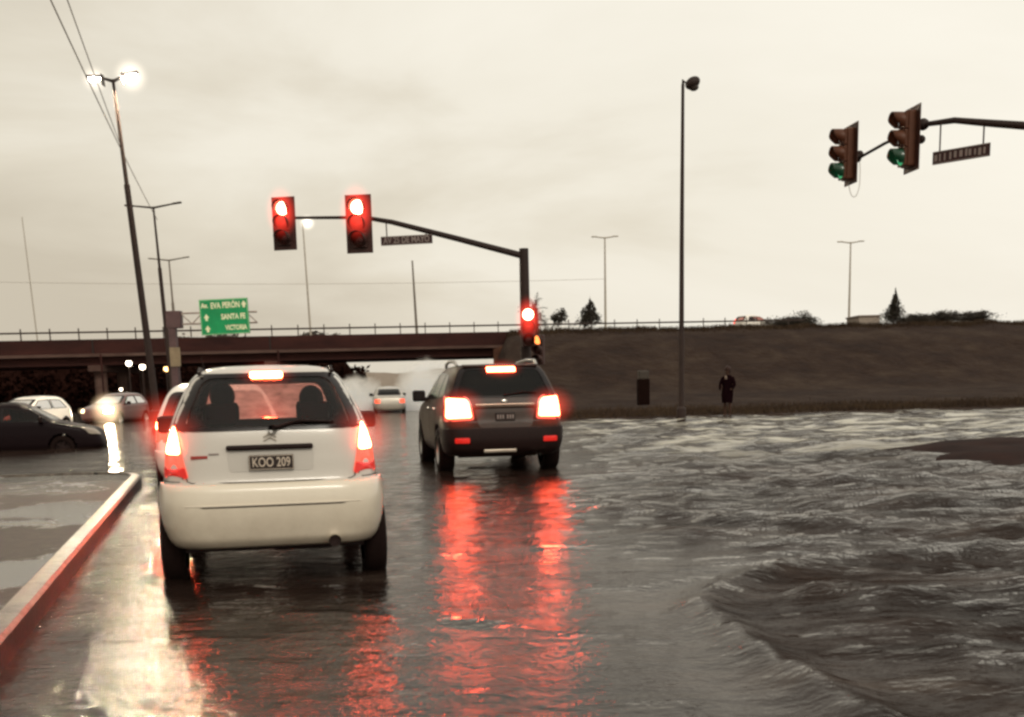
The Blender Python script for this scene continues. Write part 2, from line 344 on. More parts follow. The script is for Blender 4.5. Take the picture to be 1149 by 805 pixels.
xs = list(np.arange(-12, -4, 0.14)) + list(np.arange(-4, 6, 0.05)) + list(np.arange(6, 26, 0.12))
xs = [-88, -60, -40, -25, -16] + xs + [32, 45, 60]

m = bpy.data.materials.new('flood_water'); m.use_nodes = True; nt = m.node_tree; nt.nodes.clear()
wo_ = N(nt, 'ShaderNodeOutputMaterial')
df = N(nt, 'ShaderNodeBsdfDiffuse'); gl = N(nt, 'ShaderNodeBsdfGlossy'); gl.inputs[0].default_value = (0.95, 0.935, 0.91, 1)
tc = N(nt, 'ShaderNodeTexCoord'); at_ = N(nt, 'ShaderNodeAttribute'); at_.attribute_name = 'churn'
def wn(scale, st, det, dist=0.0, rough=0.55):
    mp = N(nt, 'ShaderNodeMapping'); mp.inputs['Scale'].default_value = st; nt.links.new(tc.outputs['Object'], mp.inputs[0])
    n = N(nt, 'ShaderNodeTexNoise', Scale=scale, Detail=det, Distortion=dist, Roughness=rough); nt.links.new(mp.outputs[0], n.inputs['Vector']); return n
def mrange(src, a0, a1, b0, b1, smooth=False):
    r = N(nt, 'ShaderNodeMapRange'); 
    if smooth: r.interpolation_type = 'SMOOTHSTEP'
    for k, v in (('From Min', a0), ('From Max', a1), ('To Min', b0), ('To Max', b1)): r.inputs[k].default_value = v
    nt.links.new(src, r.inputs['Value']); return r.outputs[0]
def mth(op, a, b_):
    q = N(nt, 'ShaderNodeMath', operation=op)
    for i, v in enumerate((a, b_)):
        if isinstance(v, (int, float)): q.inputs[i].default_value = v
        else: nt.links.new(v, q.inputs[i])
    return q.outputs[0]
sepw = N(nt, 'ShaderNodeSeparateXYZ'); nt.links.new(tc.outputs['Object'], sepw.inputs[0])
X_, Y_, CH = sepw.outputs['X'], sepw.outputs['Y'], at_.outputs['Fac']
nc = wn(0.8, (0.7, 1.4, 1), 9, 0.2, 0.66)
rc = ramp(nt, [(0.35, (0.010, 0.006, 0.0045)), (0.55, (0.021, 0.013, 0.010)), (0.72, (0.062, 0.045, 0.035))]); nt.links.new(nc.outputs[0], rc.inputs[0]); fo = mth('MULTIPLY', mth('MULTIPLY', mrange(wn(1.1, (0.35, 1.1, 1), 7, 1.0).outputs[0], 0.48, 0.60, 0, 1, True), mrange(Y_, 17, 26, 0, 1, True)), mrange(X_, 0.5, 3.5, 0, 1, True))
cmx = N(nt, 'ShaderNodeMix', data_type='RGBA'); cmx.inputs['B'].default_value = (0.42, 0.40, 0.34, 1); nt.links.new(fo, cmx.inputs['Factor']); nt.links.new(rc.outputs[0], cmx.inputs['A']); nt.links.new(cmx.outputs['Result'], df.inputs[0])
# the surface is dulled in patches: how much of the mirror is left
ns = wn(0.9, (0.6, 1.6, 1), 10, 0.15, 0.68)
dull = mrange(ns.outputs[0], 0.40, 0.62, 0.0, 1.0, True)
kk = mth('SUBTRACT', 1.0, mth('MULTIPLY', mth('MULTIPLY', dull, CH), 0.74)); kk = mth('MULTIPLY', kk, mrange(CH, 0.0, 1.0, 0.84, 0.56))
nr = wn(0.9, (0.7, 1.6, 1), 5)
nt.links.new(mrange(nr.outputs[0], 0.35, 0.7, 0.025, 0.085), gl.inputs['Roughness'])
f1 = wn(6.5, (0.8, 1.15, 1), 5, 0.0, 0.6); f2 = wn(1.9, (0.75, 1.3, 1), 4, 0.0); f3 = wn(26.0, (0.9, 1.1, 1), 3, 0.0)
fade = mth('MAXIMUM', mrange(Y_, 14, 50, 1.0, 0.12, True), mrange(X_, 0, 6, 0.0, 1.0, True))
bA = N(nt, 'ShaderNodeBump', Distance=0.12); nt.links.new(f2.outputs[0], bA.inputs['Height']); nt.links.new(mth('MULTIPLY', fade, mrange(CH, 0, 1, 0.22, 1.0)), bA.inputs['Strength'])
bB = N(nt, 'ShaderNodeBump', Distance=0.03); nt.links.new(f1.outputs[0], bB.inputs['Height']); nt.links.new(bA.outputs[0], bB.inputs['Normal']); nt.links.new(mth('MULTIPLY', fade, mrange(CH, 0, 1, 0.62, 1.0)), bB.inputs['Strength'])
bC = N(nt, 'ShaderNodeBump', Distance=0.005); nt.links.new(f3.outputs[0], bC.inputs['Height']); nt.links.new(bB.outputs[0], bC.inputs['Normal']); bC.inputs['Strength'].default_value = 0.8
fr = N(nt, 'ShaderNodeFresnel', IOR=1.36)
for q in (df, gl, fr): nt.links.new(bC.outputs[0], q.inputs['Normal'])
mxw = N(nt, 'ShaderNodeMixShader'); nt.links.new(mth('MULTIPLY', fr.outputs[0], kk), mxw.inputs[0]); nt.links.new(df.outputs[0], mxw.inputs[1]); nt.links.new(gl.outputs[0], mxw.inputs[2]); nt.links.new(mxw.outputs[0], wo_.inputs[0])
m_water = m
def churn(x, y):
    c = rough_at(x, y) * 0.72
    if y < 10 and x > 1 and inside_poly(x, y, WPOLY): c = max(c, 0.95)
    return c
o = grid('water', xs, ys, water_h, m_water); tag(o, kind='structure')
at__ = o.data.attributes.new('churn', 'FLOAT', 'POINT'); at__.data.foreach_set('value', [churn(x, y) for y in ys for x in xs])

# left paved island with its kerb: edge runs from the camera's left to a rounded nose
RD = R(14)                                   # road heading, left of +y
hd = Vector((-math.sin(RD), math.cos(RD), 0)); rt = Vector((math.cos(RD), math.sin(RD), 0))
K0 = Vector((-1.15, 0.0, 0))                 # foot of the kerb at y = 0
def kerb_pt(s, off): return K0 + hd * s + rt * off
nose = []
base = [kerb_pt(s, 0) for s in np.arange(-2, 18.3, 0.6)]
end = base[-1]
cen = end - rt * 1.2
arc = [cen + (rt * math.cos(t) + hd * math.sin(t)) * 1.2 for t in np.linspace(0, math.pi / 2, 9)[1:]]
edge = base + arc + [cen + hd * 1.2 - rt * d for d in (2, 7, 14, 30)]
# outward normals of the edge
def offs(pts, d):
    out = []
    for i, p in enumerate(pts):
        t = (pts[min(i + 1, len(pts) - 1)] - pts[max(i - 1, 0)]).normalized()
        n = Vector((t.y, -t.x, 0)); out.append(p - n * d)
    return out
def strip(lines, zs):
    vs, fs = [], []
    n = len(lines[0])
    for L, z in zip(lines, zs):
        for p in L: vs.append((p.x, p.y, z))
    for k in range(len(lines) - 1):
        for i in range(n - 1):
            fs.append((k * n + i, k * n + i + 1, (k + 1) * n + i + 1, (k + 1) * n + i))
    return vs, fs
HK = 0.15
m_kerb = mat('kerb_stone', (0.22, 0.18, 0.145), (0.09, 0.068, 0.052), rough=0.28, scale=3, bump=0.4, bscale=30)
m_kface = mat('kerb_face_red_glow', (0.10, 0.016, 0.012), (0.015, 0.007, 0.005), rough=0.3, scale=5, bump=0.3, bscale=30)  # red tail lamp light on the kerb is put into this colour
def joints(m):
    nt = m.node_tree; b = nt.nodes['Principled BSDF']; src = b.inputs['Base Color'].links[0].from_socket
    g = N(nt, 'ShaderNodeTexCoord'); d = N(nt, 'ShaderNodeVectorMath', operation='DOT_PRODUCT'); d.inputs[1].default_value = tuple(hd); nt.links.new(g.outputs['Object'], d.inputs[0])
    f = N(nt, 'ShaderNodeMath', operation='FRACT'); nt.links.new(d.outputs['Value'], f.inputs[0]); c = N(nt, 'ShaderNodeMath', operation='LESS_THAN'); c.inputs[1].default_value = .025; nt.links.new(f.outputs[0], c.inputs[0])
    x = N(nt, 'ShaderNodeMix', data_type='RGBA'); x.inputs['B'].default_value = (.02, .012, .01, 1); nt.links.new(c.outputs[0], x.inputs['Factor']); nt.links.new(src, x.inputs['A'])
    n = N(nt, 'ShaderNodeTexNoise', Scale=9.0, Detail=8.0, Roughness=.75); nt.links.new(g.outputs['Object'], n.inputs['Vector']); r = ramp(nt, [(.40, (.22, .2, .19)), (.56, (1, 1, 1))]); nt.links.new(n.outputs[0], r.inputs[0])
    y = N(nt, 'ShaderNodeMix', data_type='RGBA', blend_type='MULTIPLY'); y.inputs['Factor'].default_value = .75; nt.links.new(x.outputs['Result'], y.inputs['A']); nt.links.new(r.outputs[0], y.inputs['B']); nt.links.new(y.outputs['Result'], b.inputs['Base Color'])
joints(m_kerb); joints(m_kface)
kt = tag(bpy.data.objects.new('kerb', None), kind='structure'); COL.objects.link(kt)
mesh_obj('kerb_top', strip([offs(edge, 0.015), offs(edge, 0.04), offs(edge, 0.155), offs(edge, 0.157)], [HK - 0.02, HK, HK + 0.006, HK - 0.1]), m_kerb, kt)
mesh_obj('kerb_face', strip([edge, offs(edge, 0.015)], [-0.35, HK - 0.02]), m_kface, kt)
# pavement sheet, wet with puddles
inner = offs(edge, 0.157)
bm = bmesh.new()
ptsI = [bm.verts.new((p.x, p.y, HK - 0.012)) for p in inner] + [bm.verts.new(v) for v in ((-40, inner[-1].y + 6, HK - 0.012), (-40, -3, HK - 0.012))]
bm.faces.new(ptsI); bmesh.ops.triangulate(bm, faces=bm.faces[:])
m_pav, nt, b = new_mat('wet_pavement')
tc = N(nt, 'ShaderNodeTexCoord'); n1 = N(nt, 'ShaderNodeTexNoise', Scale=0.6, Detail=9.0, Distortion=0.5, Roughness=0.66); mp = N(nt, 'ShaderNodeMapping'); mp.inputs['Scale'].default_value = (0.8, 0.9, 1); mp.inputs['Location'].default_value = (3.1, 0.4, 0)
nt.links.new(tc.outputs['Object'], mp.inputs[0]); nt.links.new(mp.outputs[0], n1.inputs['Vector'])
pud = ramp(nt, [(0.48, (0, 0, 0)), (0.515, (1, 1, 1))]); nt.links.new(n1.outputs[0], pud.inputs[0])
n2 = N(nt, 'ShaderNodeTexNoise', Scale=7.0, Detail=8.0, Roughness=0.7); nt.links.new(tc.outputs['Object'], n2.inputs['Vector'])
rs = ramp(nt, [(0.3, (0.014, 0.008, 0.005)), (0.7, (0.05, 0.032, 0.022))]); nt.links.new(n2.outputs[0], rs.inputs[0])
mx = N(nt, 'ShaderNodeMix', data_type='RGBA'); nt.links.new(pud.outputs[0], mx.inputs['Factor']); nt.links.new(rs.outputs[0], mx.inputs['A']); mx.inputs['B'].default_value = (0.05, 0.047, 0.042, 1)
nt.links.new(mx.outputs['Result'], b.inputs['Base Color'])
rr = N(nt, 'ShaderNodeMapRange'); rr.inputs['To Min'].default_value = 0.7; rr.inputs['To Max'].default_value = 0.07; nt.links.new(pud.outputs[0], rr.inputs['Value']); nt.links.new(rr.outputs[0], b.inputs['Roughness'])
inv = N(nt, 'ShaderNodeMapRange'); inv.inputs['To Min'].default_value = 0.5; inv.inputs['To Max'].default_value = 0.06; nt.links.new(pud.outputs[0], inv.inputs['Value'])
bp = N(nt, 'ShaderNodeBump', Distance=0.02); nt.links.new(inv.outputs[0], bp.inputs['Strength']); nt.links.new(n2.outputs[0], bp.inputs['Height']); nt.links.new(bp.outputs[0], b.inputs['Normal'])
o = mesh_obj('pavement', bm, m_pav); tag(o, kind='structure')

# right: two muddy traffic islands breaking the flood
m_mud = mat('wet_mud', (0.024, 0.009, 0.006), (0.012, 0.005, 0.004), rough=0.85, scale=1.5, bump=0.6, bscale=9, spec=0.06)
def island(name, pts, h):
    c = sum((Vector(p) for p in pts), Vector((0, 0))) / len(pts)
    n = 64; L = len(pts); out = []
    for i in range(n):                                                     # Catmull-Rom round the outline
        f = i / n * L; k = int(f); t = f - k; p = [Vector(pts[(k + j - 1) % L]) for j in range(4)]
        q = 0.5 * ((2 * p[1]) + (p[2] - p[0]) * t + (2 * p[0] - 5 * p[1] + 4 * p[2] - p[3]) * t * t + (-p[0] + 3 * p[1] - 3 * p[2] + p[3]) * t ** 3)
        out.append(q)
    vs, fs = [(c.x, c.y, h)], []
    rows = 10
    for r in range(1, rows + 1):
        k = r / rows
        for i, q in enumerate(out):
            p = c + (q - c) * (k * 1.12) * (1 + 0.03 * noise.noise(Vector((q.x * 2, q.y * 2, 0))))
            vs.append((p.x, p.y, h * (1 - k ** 5 * 1.9) + 0.05 * fbm(p.x * 1.2, p.y * 1.2)))
    for i in range(n): fs.append((0, 1 + i, 1 + (i + 1) % n))
    for r in range(rows - 1):
        for i in range(n):
            a = 1 + r * n + i; bb = 1 + r * n + (i + 1) % n; fs.append((a, a + n, bb + n, bb))
    o = mesh_obj(name, (vs, fs), m_mud, smooth=True); tag(o, kind='structure'); return o
island('mud_bank', [(6.7, 21.0), (7.6, 22.4), (9.2, 23.6), (11.5, 24.4), (16, 25.5), (17.5, 22), (13, 18.3), (9.4, 17.0), (7.4, 17.3), (6.5, 19.0)], 0.13)
island('mud_bank', [(11.6, 27.2), (13.2, 29.0), (17, 30.5), (21, 29.5), (18, 27.0), (13.5, 26.3)], 0.14)

# ------------------------------------------------------------------ embankment, highway and viaduct
def crestY(x): return 83 + (x + 35.4) * 0.27
def toeY(x): return 41.7 + (x - 2.2) * 0.204 + 0.25 * noise.noise(Vector((x * 0.5, 0, 0)))
def deckZ(x): return 5.0 + (x + 35.4) / 81.3 * 0.62
def bank_h(x, y):
    s = (y - toeY(x)) / (crestY(x) - toeY(x))
    if s < -0.02: return -0.5
    prof = 0.12 * sstep(-0.02, 0.04, s) + 0.35 * sstep(0.1, 0.55, s) + (deckZ(x) - 0.45) * sstep(0.5, 1.03, s) ** 1.0
    e = sstep(-2.4, 0.4, x)
    z = prof * e + 0.16 * fbm(x * 0.22, y * 0.1, 5) * sstep(0.8, 1.0, s) * e + (0.10 * fbm(x * 0.35, y * 0.25, 1) + 0.05 * fbm(x * 1.4, y, 3)) * sstep(0.0, 0.15, s) * e
    return z - 0.5 * (1 - e)
m_bank, nt, b = new_mat('rough_grass_bank')
tc = N(nt, 'ShaderNodeTexCoord'); mp = N(nt, 'ShaderNodeMapping'); mp.inputs['Scale'].default_value = (0.6, 0.35, 1.6); nt.links.new(tc.outputs['Object'], mp.inputs[0])
n1 = N(nt, 'ShaderNodeTexNoise', Scale=0.5, Detail=12.0, Roughness=0.78, Distortion=0.1); nt.links.new(mp.outputs[0], n1.inputs['Vector'])
rp = ramp(nt, [(0.34, (0.013, 0.006, 0.004)), (0.5, (0.026, 0.014, 0.009)), (0.68, (0.050, 0.033, 0.022))]); nt.links.new(n1.outputs[0], rp.inputs[0])
nt.links.new(rp.outputs[0], b.inputs['Base Color']); b.inputs['Roughness'].default_value = 0.95; b.inputs['Specular IOR Level'].default_value = 0.1
n2 = N(nt, 'ShaderNodeTexNoise', Scale=2.5, Detail=6.0); nt.links.new(tc.outputs['Object'], n2.inputs['Vector'])
bp = N(nt, 'ShaderNodeBump', Strength=0.8, Distance=0.25); nt.links.new(n2.outputs[0], bp.inputs['Height']); nt.links.new(bp.outputs[0], b.inputs['Normal'])
# the bank mesh follows its own toe and crest lines
vs, fs = [], []
bx = list(np.arange(-6, 95, 0.6)); bs = list(np.linspace(-0.03, 0.1, 10)) + list(np.linspace(0.12, 1.03, 64))
for s in bs:
    for x in bx:
        y = toeY(x) + s * (crestY(x) - toeY(x)); vs.append((x, y, bank_h(x, y)))
for s in (1.0,):
    for x in bx: vs.append((x, crestY(x) + 16, bank_h(x, crestY(x) * 1.03) if x > 0 else -0.5))
    for x in bx: vs.append((x, crestY(x) + 30, -0.6))
nx = len(bx)
for j in range(len(bs) + 1):
    for i in range(nx - 1): fs.append((j * nx + i, j * nx + i + 1, (j + 1) * nx + i + 1, (j + 1) * nx + i))
o = mesh_obj('embankment', (vs, fs), m_bank, smooth=True); tag(o, kind='structure')

# grass on the bank: short blades, thicker by the toe and on the crest
def blades(n, fx, fy, hmin, hmax, w):
    vs, fs = [], []
    for _ in range(n):
        x = fx(); y = fy(x); z = bank_h(x, y)
        if z < 0.02: continue
        a = random.uniform(0, math.pi); h = random.uniform(hmin, hmax); dx, dy = math.cos(a) * w, math.sin(a) * w
        lx, ly = random.uniform(-.5, .5) * h, random.uniform(-.5, .5) * h; k = len(vs)
        vs += [(x - dx, y - dy, z - .02), (x + dx, y + dy, z - .02), (x + lx, y + ly, z + h)]; fs.append((k, k + 1, k + 2))
    return vs, fs
g1 = blades(16000, lambda: random.uniform(-3, 26), lambda x: toeY(x) + abs(random.gauss(0, 3.5)) + 0.3, 0.06, 0.22, 0.02)
g2 = blades(16000, lambda: random.uniform(0, 60), lambda x: crestY(x) - abs(random.gauss(0, 1.2)), 0.08, 0.42 , 0.035)
k = len(g1[0]); gv = g1[0] + g2[0]; gf = g1[1] + [tuple(i + k for i in f) for f in g2[1]]
o = mesh_obj('grass', (gv, gf), mat('dry_grass', (0.055, 0.034, 0.018), (0.025, 0.014, 0.009), rough=0.9, scale=0.4)); tag(o, kind='stuff')

# highway carriageway over the bank
def hw(x, dy, z): return (x, crestY(x) + dy, deckZ(x) + z)
via = thing('highway_viaduct', 'long dark concrete highway viaduct with a paler band along its girders', 'viaduct')
def slab(name, x0, x1, dy0, dy1, z0, z1, m, step=4.0):
    bm = bmesh.new(); xs_ = list(np.arange(x0, x1, step)) + [x1]; ring = []
    for x in xs_:
        ring.append([bm.verts.new(hw(x, dy, z)) for dy, z in ((dy0, z0), (dy1, z0), (dy1, z1), (dy0, z1))])
    for a, c in zip(ring[:-1], ring[1:]):
        for k in range(4): bm.faces.new((a[k], a[(k + 1) % 4], c[(k + 1) % 4], c[k]))
    bm.faces.new(ring[0][::-1]); bm.faces.new(ring[-1])
    bmesh.ops.recalc_face_normals(bm, faces=bm.faces[:])
    return mesh_obj(name, bm, m, via)
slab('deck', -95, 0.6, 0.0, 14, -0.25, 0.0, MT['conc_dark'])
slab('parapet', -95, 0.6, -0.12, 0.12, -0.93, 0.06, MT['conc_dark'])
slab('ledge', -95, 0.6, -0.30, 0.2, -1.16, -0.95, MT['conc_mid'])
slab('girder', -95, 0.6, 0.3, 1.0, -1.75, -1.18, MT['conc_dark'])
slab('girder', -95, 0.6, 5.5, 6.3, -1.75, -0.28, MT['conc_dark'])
slab('girder', -95, 0.6, 11.5, 12.3, -1.75, -0.28, MT['conc_dark'])
for px in (-80, -62, -44, -29.5, -17.5):
    bm = bmesh.new()
    for dy in (1.0, 6, 11.6): lathe(bm, [(0.45, -0.6), (0.45, deckZ(px) - 2.2)], seg=18, c=(px, crestY(px) + dy, 0))
    box(bm, px, crestY(px) + 6.3, deckZ(px) - 1.98, 1.1, 12.6, 0.44, bevel=0.04)
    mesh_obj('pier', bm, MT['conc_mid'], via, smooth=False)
for px in (-80, -62, -44, -29.5, -17.5):
    bm = bmesh.new(); box(bm, px, crestY(px) - .14, deckZ(px) - .45, .12, .06, 1.0); mesh_obj('expansion_joint', bm, MT['gap'], via)
    bm = bmesh.new(); tube(bm, [(px + .6, crestY(px) - .38, deckZ(px) - 1.0), (px + .6, crestY(px) - .38, 0)], .07, .07, 8); mesh_obj('drain_pipe', bm, MT['conc_dark'], via)
bm = bmesh.new(); X = -0.6
box(bm, X + 0.7, crestY(X) + 1.0, 1.8, 2.3, 2.6, 4.8, bevel=0.05); box(bm, X + 0.3, crestY(X) - 1.4, 1.1, 1.0, 2.6, 3.0, Euler((0, 0, 0.2)).to_matrix(), bevel=0.04)
mesh_obj('abutment', bm, MT['conc_orange'], via)
# guard rail along the highway edge: rails and posts
gr_t = thing('guard_rail', 'dark post and rail barrier along the top edge of the highway', 'guard rail')
m_rail = mat('rail_metal', (0.055, 0.038, 0.032), rough=0.6)
def rail(z, r, x0, x1):
    bm = bmesh.new(); tube(bm, [hw(x, 0.0, z) for x in np.arange(x0, x1, 2.5)], r, r, 6); mesh_obj('rail', bm, m_rail, gr_t)
rail(0.56, 0.065, -95, 26)
x = -62.0; k = 0
while x < 24 and k < 100:
    bm = bmesh.new(); p = hw(x, 0.0, 0)
    box(bm, p[0], p[1], p[2] + 0.42, 0.07, 0.09, 0.86); mesh_obj('post', bm, m_rail, gr_t)
    x += 1.86 + max(0, x + 5) * 0.0; k += 1
x = 10.0

# ------------------------------------------------------------------ trees
def leaves(center, rad, n, size, shape=None):
    vs, fs = [], []
    cl = [(Vector((random.gauss(0, .45) * rad[0], random.gauss(0, .45) * rad[1], random.gauss(0, .42) * rad[2])), random.uniform(.2, .42)) for _ in range(max(8, n // 60))]
    for _ in range(n):
        c, s = random.choice(cl)
        d = Vector((random.gauss(0, 1), random.gauss(0, 1), random.gauss(0, 1))) * s * 0.62
        p = Vector((c.x + d.x * rad[0], c.y + d.y * rad[1], c.z + d.z * rad[2]))
        if shape:
            p = shape(p, rad)
            if p is None: continue
        p = p + Vector(center)
        a = Vector((random.gauss(0, 1), random.gauss(0, 1), random.gauss(0, 1))).normalized(); b_ = a.orthogonal().normalized()
        q = size * random.uniform(.6, 1.4); k = len(vs)
        vs += [p + a * q, p + b_ * q * .5, p - a * q, p - b_ * q * .5]; fs.append((k, k + 1, k + 2, k + 3))
    return vs, fs
def tree(label, x, y, z, h, rad, n=1400, size=0.11, cat='tree', m=None, shape=None, name='tree', group=None, trunk=0.3):
    t = thing(name, label, cat, (x, y, z), 0, group)
    bm = bmesh.new(); top = h - rad[2]
    tube(bm, [(0, 0, -0.4), (0.03, 0, top * .5), (0.0, 0.02, top)], 0.05 * h * trunk, 0.025 * h * trunk, 7)
    for k in range(5):
        a = k * 1.256 + random.random(); tube(bm, [(0, 0, top * .6), (math.cos(a) * rad[0] * .5, math.sin(a) * rad[1] * .5, top + rad[2] * random.uniform(0, .5))], 0.018 * h * trunk, 0.006 * h, 5)
    mesh_obj('trunk', bm, MT['bark'], t)
    mesh_obj('crown', leaves((0, 0, h - rad[2]), rad, n, size, shape), m or MT['leaf'], t)
    return t
def cone(p, rad):
    k = max(0.05, 1 - (p.z + rad[2]) / (2.3 * rad[2])); return Vector((p.x * k * 1.3, p.y * k * 1.3, p.z))
tree('small round tree with a ragged crown, left one of the pair on the bank crest', 4.15, 94.5, 5.1, 1.95, (0.72, 0.7, 0.72), 900, 0.09)
tree('small pointed tree, right one of the pair on the bank crest', 6.75, 95, 5.1, 2.5, (1.05, 0.9, 1.15), 2600, 0.09, shape=cone)
tree('wide low bush on the bank crest between the van and the cypress', 24.6, 101.5, 5.3, 1.15, (1.9, 0.9, 0.5), 5000, 0.09, 'bush', name='bush', trunk=.15)
tree('slim dark cypress standing at the end of the low bushes', 34.2, 104.5, 5.35, 3.0, (0.95, 0.8, 1.5), 3600, 0.09, 'cypress', shape=cone, name='cypress', trunk=.2)
tree('long low bush just right of the cypress', 36.3, 104.8, 5.4, 1.15, (1.7, 0.8, 0.42), 5000, 0.08, 'bush', name='bush', group='bushes on the crest right of the cypress', trunk=.15)
tree('flat low bush between two others right of the cypress', 38.9, 105.2, 5.4, 1.35, (1.2, 0.8, 0.5), 5000, 0.08, 'bush', name='bush', group='bushes on the crest right of the cypress', trunk=.15)
tree('rightmost low bush on the bank crest', 41.6, 105.6, 5.45, 1.25, (1.6, 0.8, 0.45), 5000, 0.08, 'bush', name='bush', group='bushes on the crest right of the cypress', trunk=.15)
# palm behind the traffic light post
pt = thing('palm_tree', 'dark palm with drooping fronds behind the traffic light post', 'palm tree', (1.72, 70, 0.1))
bm = bmesh.new(); tube(bm, [(0, 0, -0.6), (0.05, 0, 2.5), (0.0, 0, 5.6)], 0.22, 0.16, 10); mesh_obj('trunk', bm, MT['bark'], pt)
vs, fs = [], []
for k in range(46):
    a = random.uniform(0, 2 * math.pi); el = random.uniform(-.7, 1.4); L = random.uniform(0.8, 1.35)
    pp = Vector((0, 0, random.uniform(4.4, 5.8))); d = Vector((math.cos(a) * math.cos(el), math.sin(a) * math.cos(el), math.sin(el)))
    for s in range(9):
        side = Vector((-math.sin(a), math.cos(a), 0)); w = 0.26 * math.sin(math.pi * (s + 1) / 10.5)
        for sg in (-1, 1):
            kk = len(vs); tip = pp + side * sg * w + d * .1 - Vector((0, 0, .1)); vs += [pp, pp + d * .05, tip]; fs.append((kk, kk + 1, kk + 2))
        kk = len(vs); vs += [pp, pp + d * L / 9, pp + d * L / 9 + side * .03, pp + side * .03]; fs.append((kk, kk + 1, kk + 2, kk + 3))
        pp = pp + d * L / 9; d = (d + Vector((0, 0, -0.13))).normalized()
mesh_obj('crown', (vs, fs), MT['leaf'], pt)
# dark wood seen under the viaduct on the left
vs, fs = [], []
for i in range(60):
    x = -92 + i * 1.30; v, f = leaves((x, 108 + random.uniform(-3, 3), 2.0), (1.7, 1.6, 1.9), 420, 0.3); k = len(vs); vs += v; fs += [tuple(q + k for q in ff) for ff in f]
o = mesh_obj('woodland', (vs, fs), MT['wood_dark']); tag(o, kind='stuff')
tag(o, 'dark mass of trees seen under the viaduct', 'trees')
o = mesh_obj('hill', grid_data if False else ([(-140, 112, -0.6), (-14.0, 112, -0.6), (-15.5, 114, 3.7), (-140, 114, 4.5), (-140, 140, -0.6), (-15.5, 140, -0.6)], [(0, 1, 2, 3), (3, 2, 5, 4), (1, 5, 2)]), MT['wood_dark']); tag(o, kind='structure')
hv_, hf_ = [], []
for i in range(61):
    x = -60 + i * 1.5; hv_ += [(x, 198, -.7), (x, 205, 3.9 + .9 * fbm(x * .07, 1) + .35 * fbm(x * .5, 4))]
for i in range(60): hf_.append((2 * i, 2 * i + 2, 2 * i + 3, 2 * i + 1))
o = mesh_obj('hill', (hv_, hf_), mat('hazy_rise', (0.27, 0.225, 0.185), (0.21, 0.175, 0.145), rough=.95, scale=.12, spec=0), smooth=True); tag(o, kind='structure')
# distant tree tops above the viaduct rail
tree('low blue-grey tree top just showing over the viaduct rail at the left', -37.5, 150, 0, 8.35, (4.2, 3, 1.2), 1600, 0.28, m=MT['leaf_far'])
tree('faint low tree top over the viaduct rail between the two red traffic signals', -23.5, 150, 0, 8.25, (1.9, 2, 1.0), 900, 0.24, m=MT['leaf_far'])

# ------------------------------------------------------------------ lamp posts
def twin_lamp(label, x, y, h, m, lean=0.0, lit_=False, arm=1.15, r=0.11, group=None, z0=-0.3, glowr=0.55):
    t = thing('street_lamp', label, 'street lamp', (x, y, z0), 0, group); t.rotation_euler = (0, -lean, 0)
    H = h - z0
    bm = bmesh.new(); tube(bm, [(0, 0, 0), (0, 0, H * .72)], r, r * .75, 10); tube(bm, [(0, 0, H * .72), (0, 0, H)], r * .55, r * .38, 10); lathe(bm, [(r * 1.8, 0), (r * 1.8, .5), (r, .55)], seg=12)
    mesh_obj('pole', bm, m, t, smooth=False)
    for s in (-1, 1):
        bm = bmesh.new(); tube(bm, [(0, 0, H - .06), (s * arm * .5, 0, H + .02), (s * arm, 0, H + .10)], r * .4, r * .3, 6); mesh_obj('arm', bm, m, t)
        bm = bmesh.new(); box(bm, s * (arm + .16), 0, H + .12, .5, .2, .09, Euler((0, -s * .1, 0)).to_matrix(), bevel=.03)
        if lit_: box(bm, s * (arm - .1), 0, H + .0, .02, .3, .34)  # added plate that keeps the lens light off the pole
        hd_ = mesh_obj('lamp_head', bm, m, t)
        if lit_:
            bm = bmesh.new(); ball(bm, (s * (arm + .16), 0, H + .06), .16, 2, (1.1, .6, .55)); mesh_obj('lens', bm, MT['lamp_white'], hd_)
            glow(hd_, (s * (arm + .16), 0, H + .05), glowr * (1.15 if s > 0 else .9), MT['halo_white'])
    return t
G_L = 'twin armed lamp posts beyond the crossing'
twin_lamp('tallest and nearest twin lamp post at the left, both lamps lit', -11.62, 39, 11.15, MT['pole'], R(3.3), True, 0.42, 0.13)
twin_lamp('unlit twin armed lamp post right of the tall lit one', -18.75, 66, 11.3, MT['pole'], R(1.8), False, 1.15, 0.14, G_L)
twin_lamp('smaller farther twin armed lamp post above the sign gantry column', -26.1, 94, 11.5, MT['pole_far'], R(1.0), False, 1.2, 0.15, G_L)
def far_lamp(label, x, y, h, m, lean, z0, r=.14, lit_=False, single=False, cross=False):
    t = thing('street_lamp', label, 'street lamp', (x, y, z0), 0); t.rotation_euler = (0, -lean, 0); H = h - z0
    bm = bmesh.new(); tube(bm, [(0, 0, 0), (0, 0, H * .5), (0, 0, H)], r, r * .5, 8); mesh_obj('pole', bm, m, t)
    if not single:
        for s in (-1, 1):
            bm = bmesh.new(); tube(bm, [(0, 0, H - .1), (s * .9, 0, H + .02)], r * .5, r * .4, 6); box(bm, s * 1.15, 0, H + .05, .6, .25, .12, bevel=.03); mesh_obj('lamp_arm', bm, m, t)
    if lit_:
        bm = bmesh.new(); ball(bm, (.5, 0, H), .3, 2, (1, .7, .7)); hh = mesh_obj('lens', bm, lit('far_lamp_light', (1, .86, .66), 6, base=(.6, .5, .4)), t); glow(hh, (.5, 0, H), 1.0, MT['halo_white'])
    return t
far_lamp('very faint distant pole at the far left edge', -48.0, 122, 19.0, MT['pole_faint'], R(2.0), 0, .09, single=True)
far_lamp('thin distant highway lamp post glowing between the two red signals', -21.4, 130, 18.9, MT['pole_faint'], R(1.2), 5.2, .13, lit_=True, single=True)
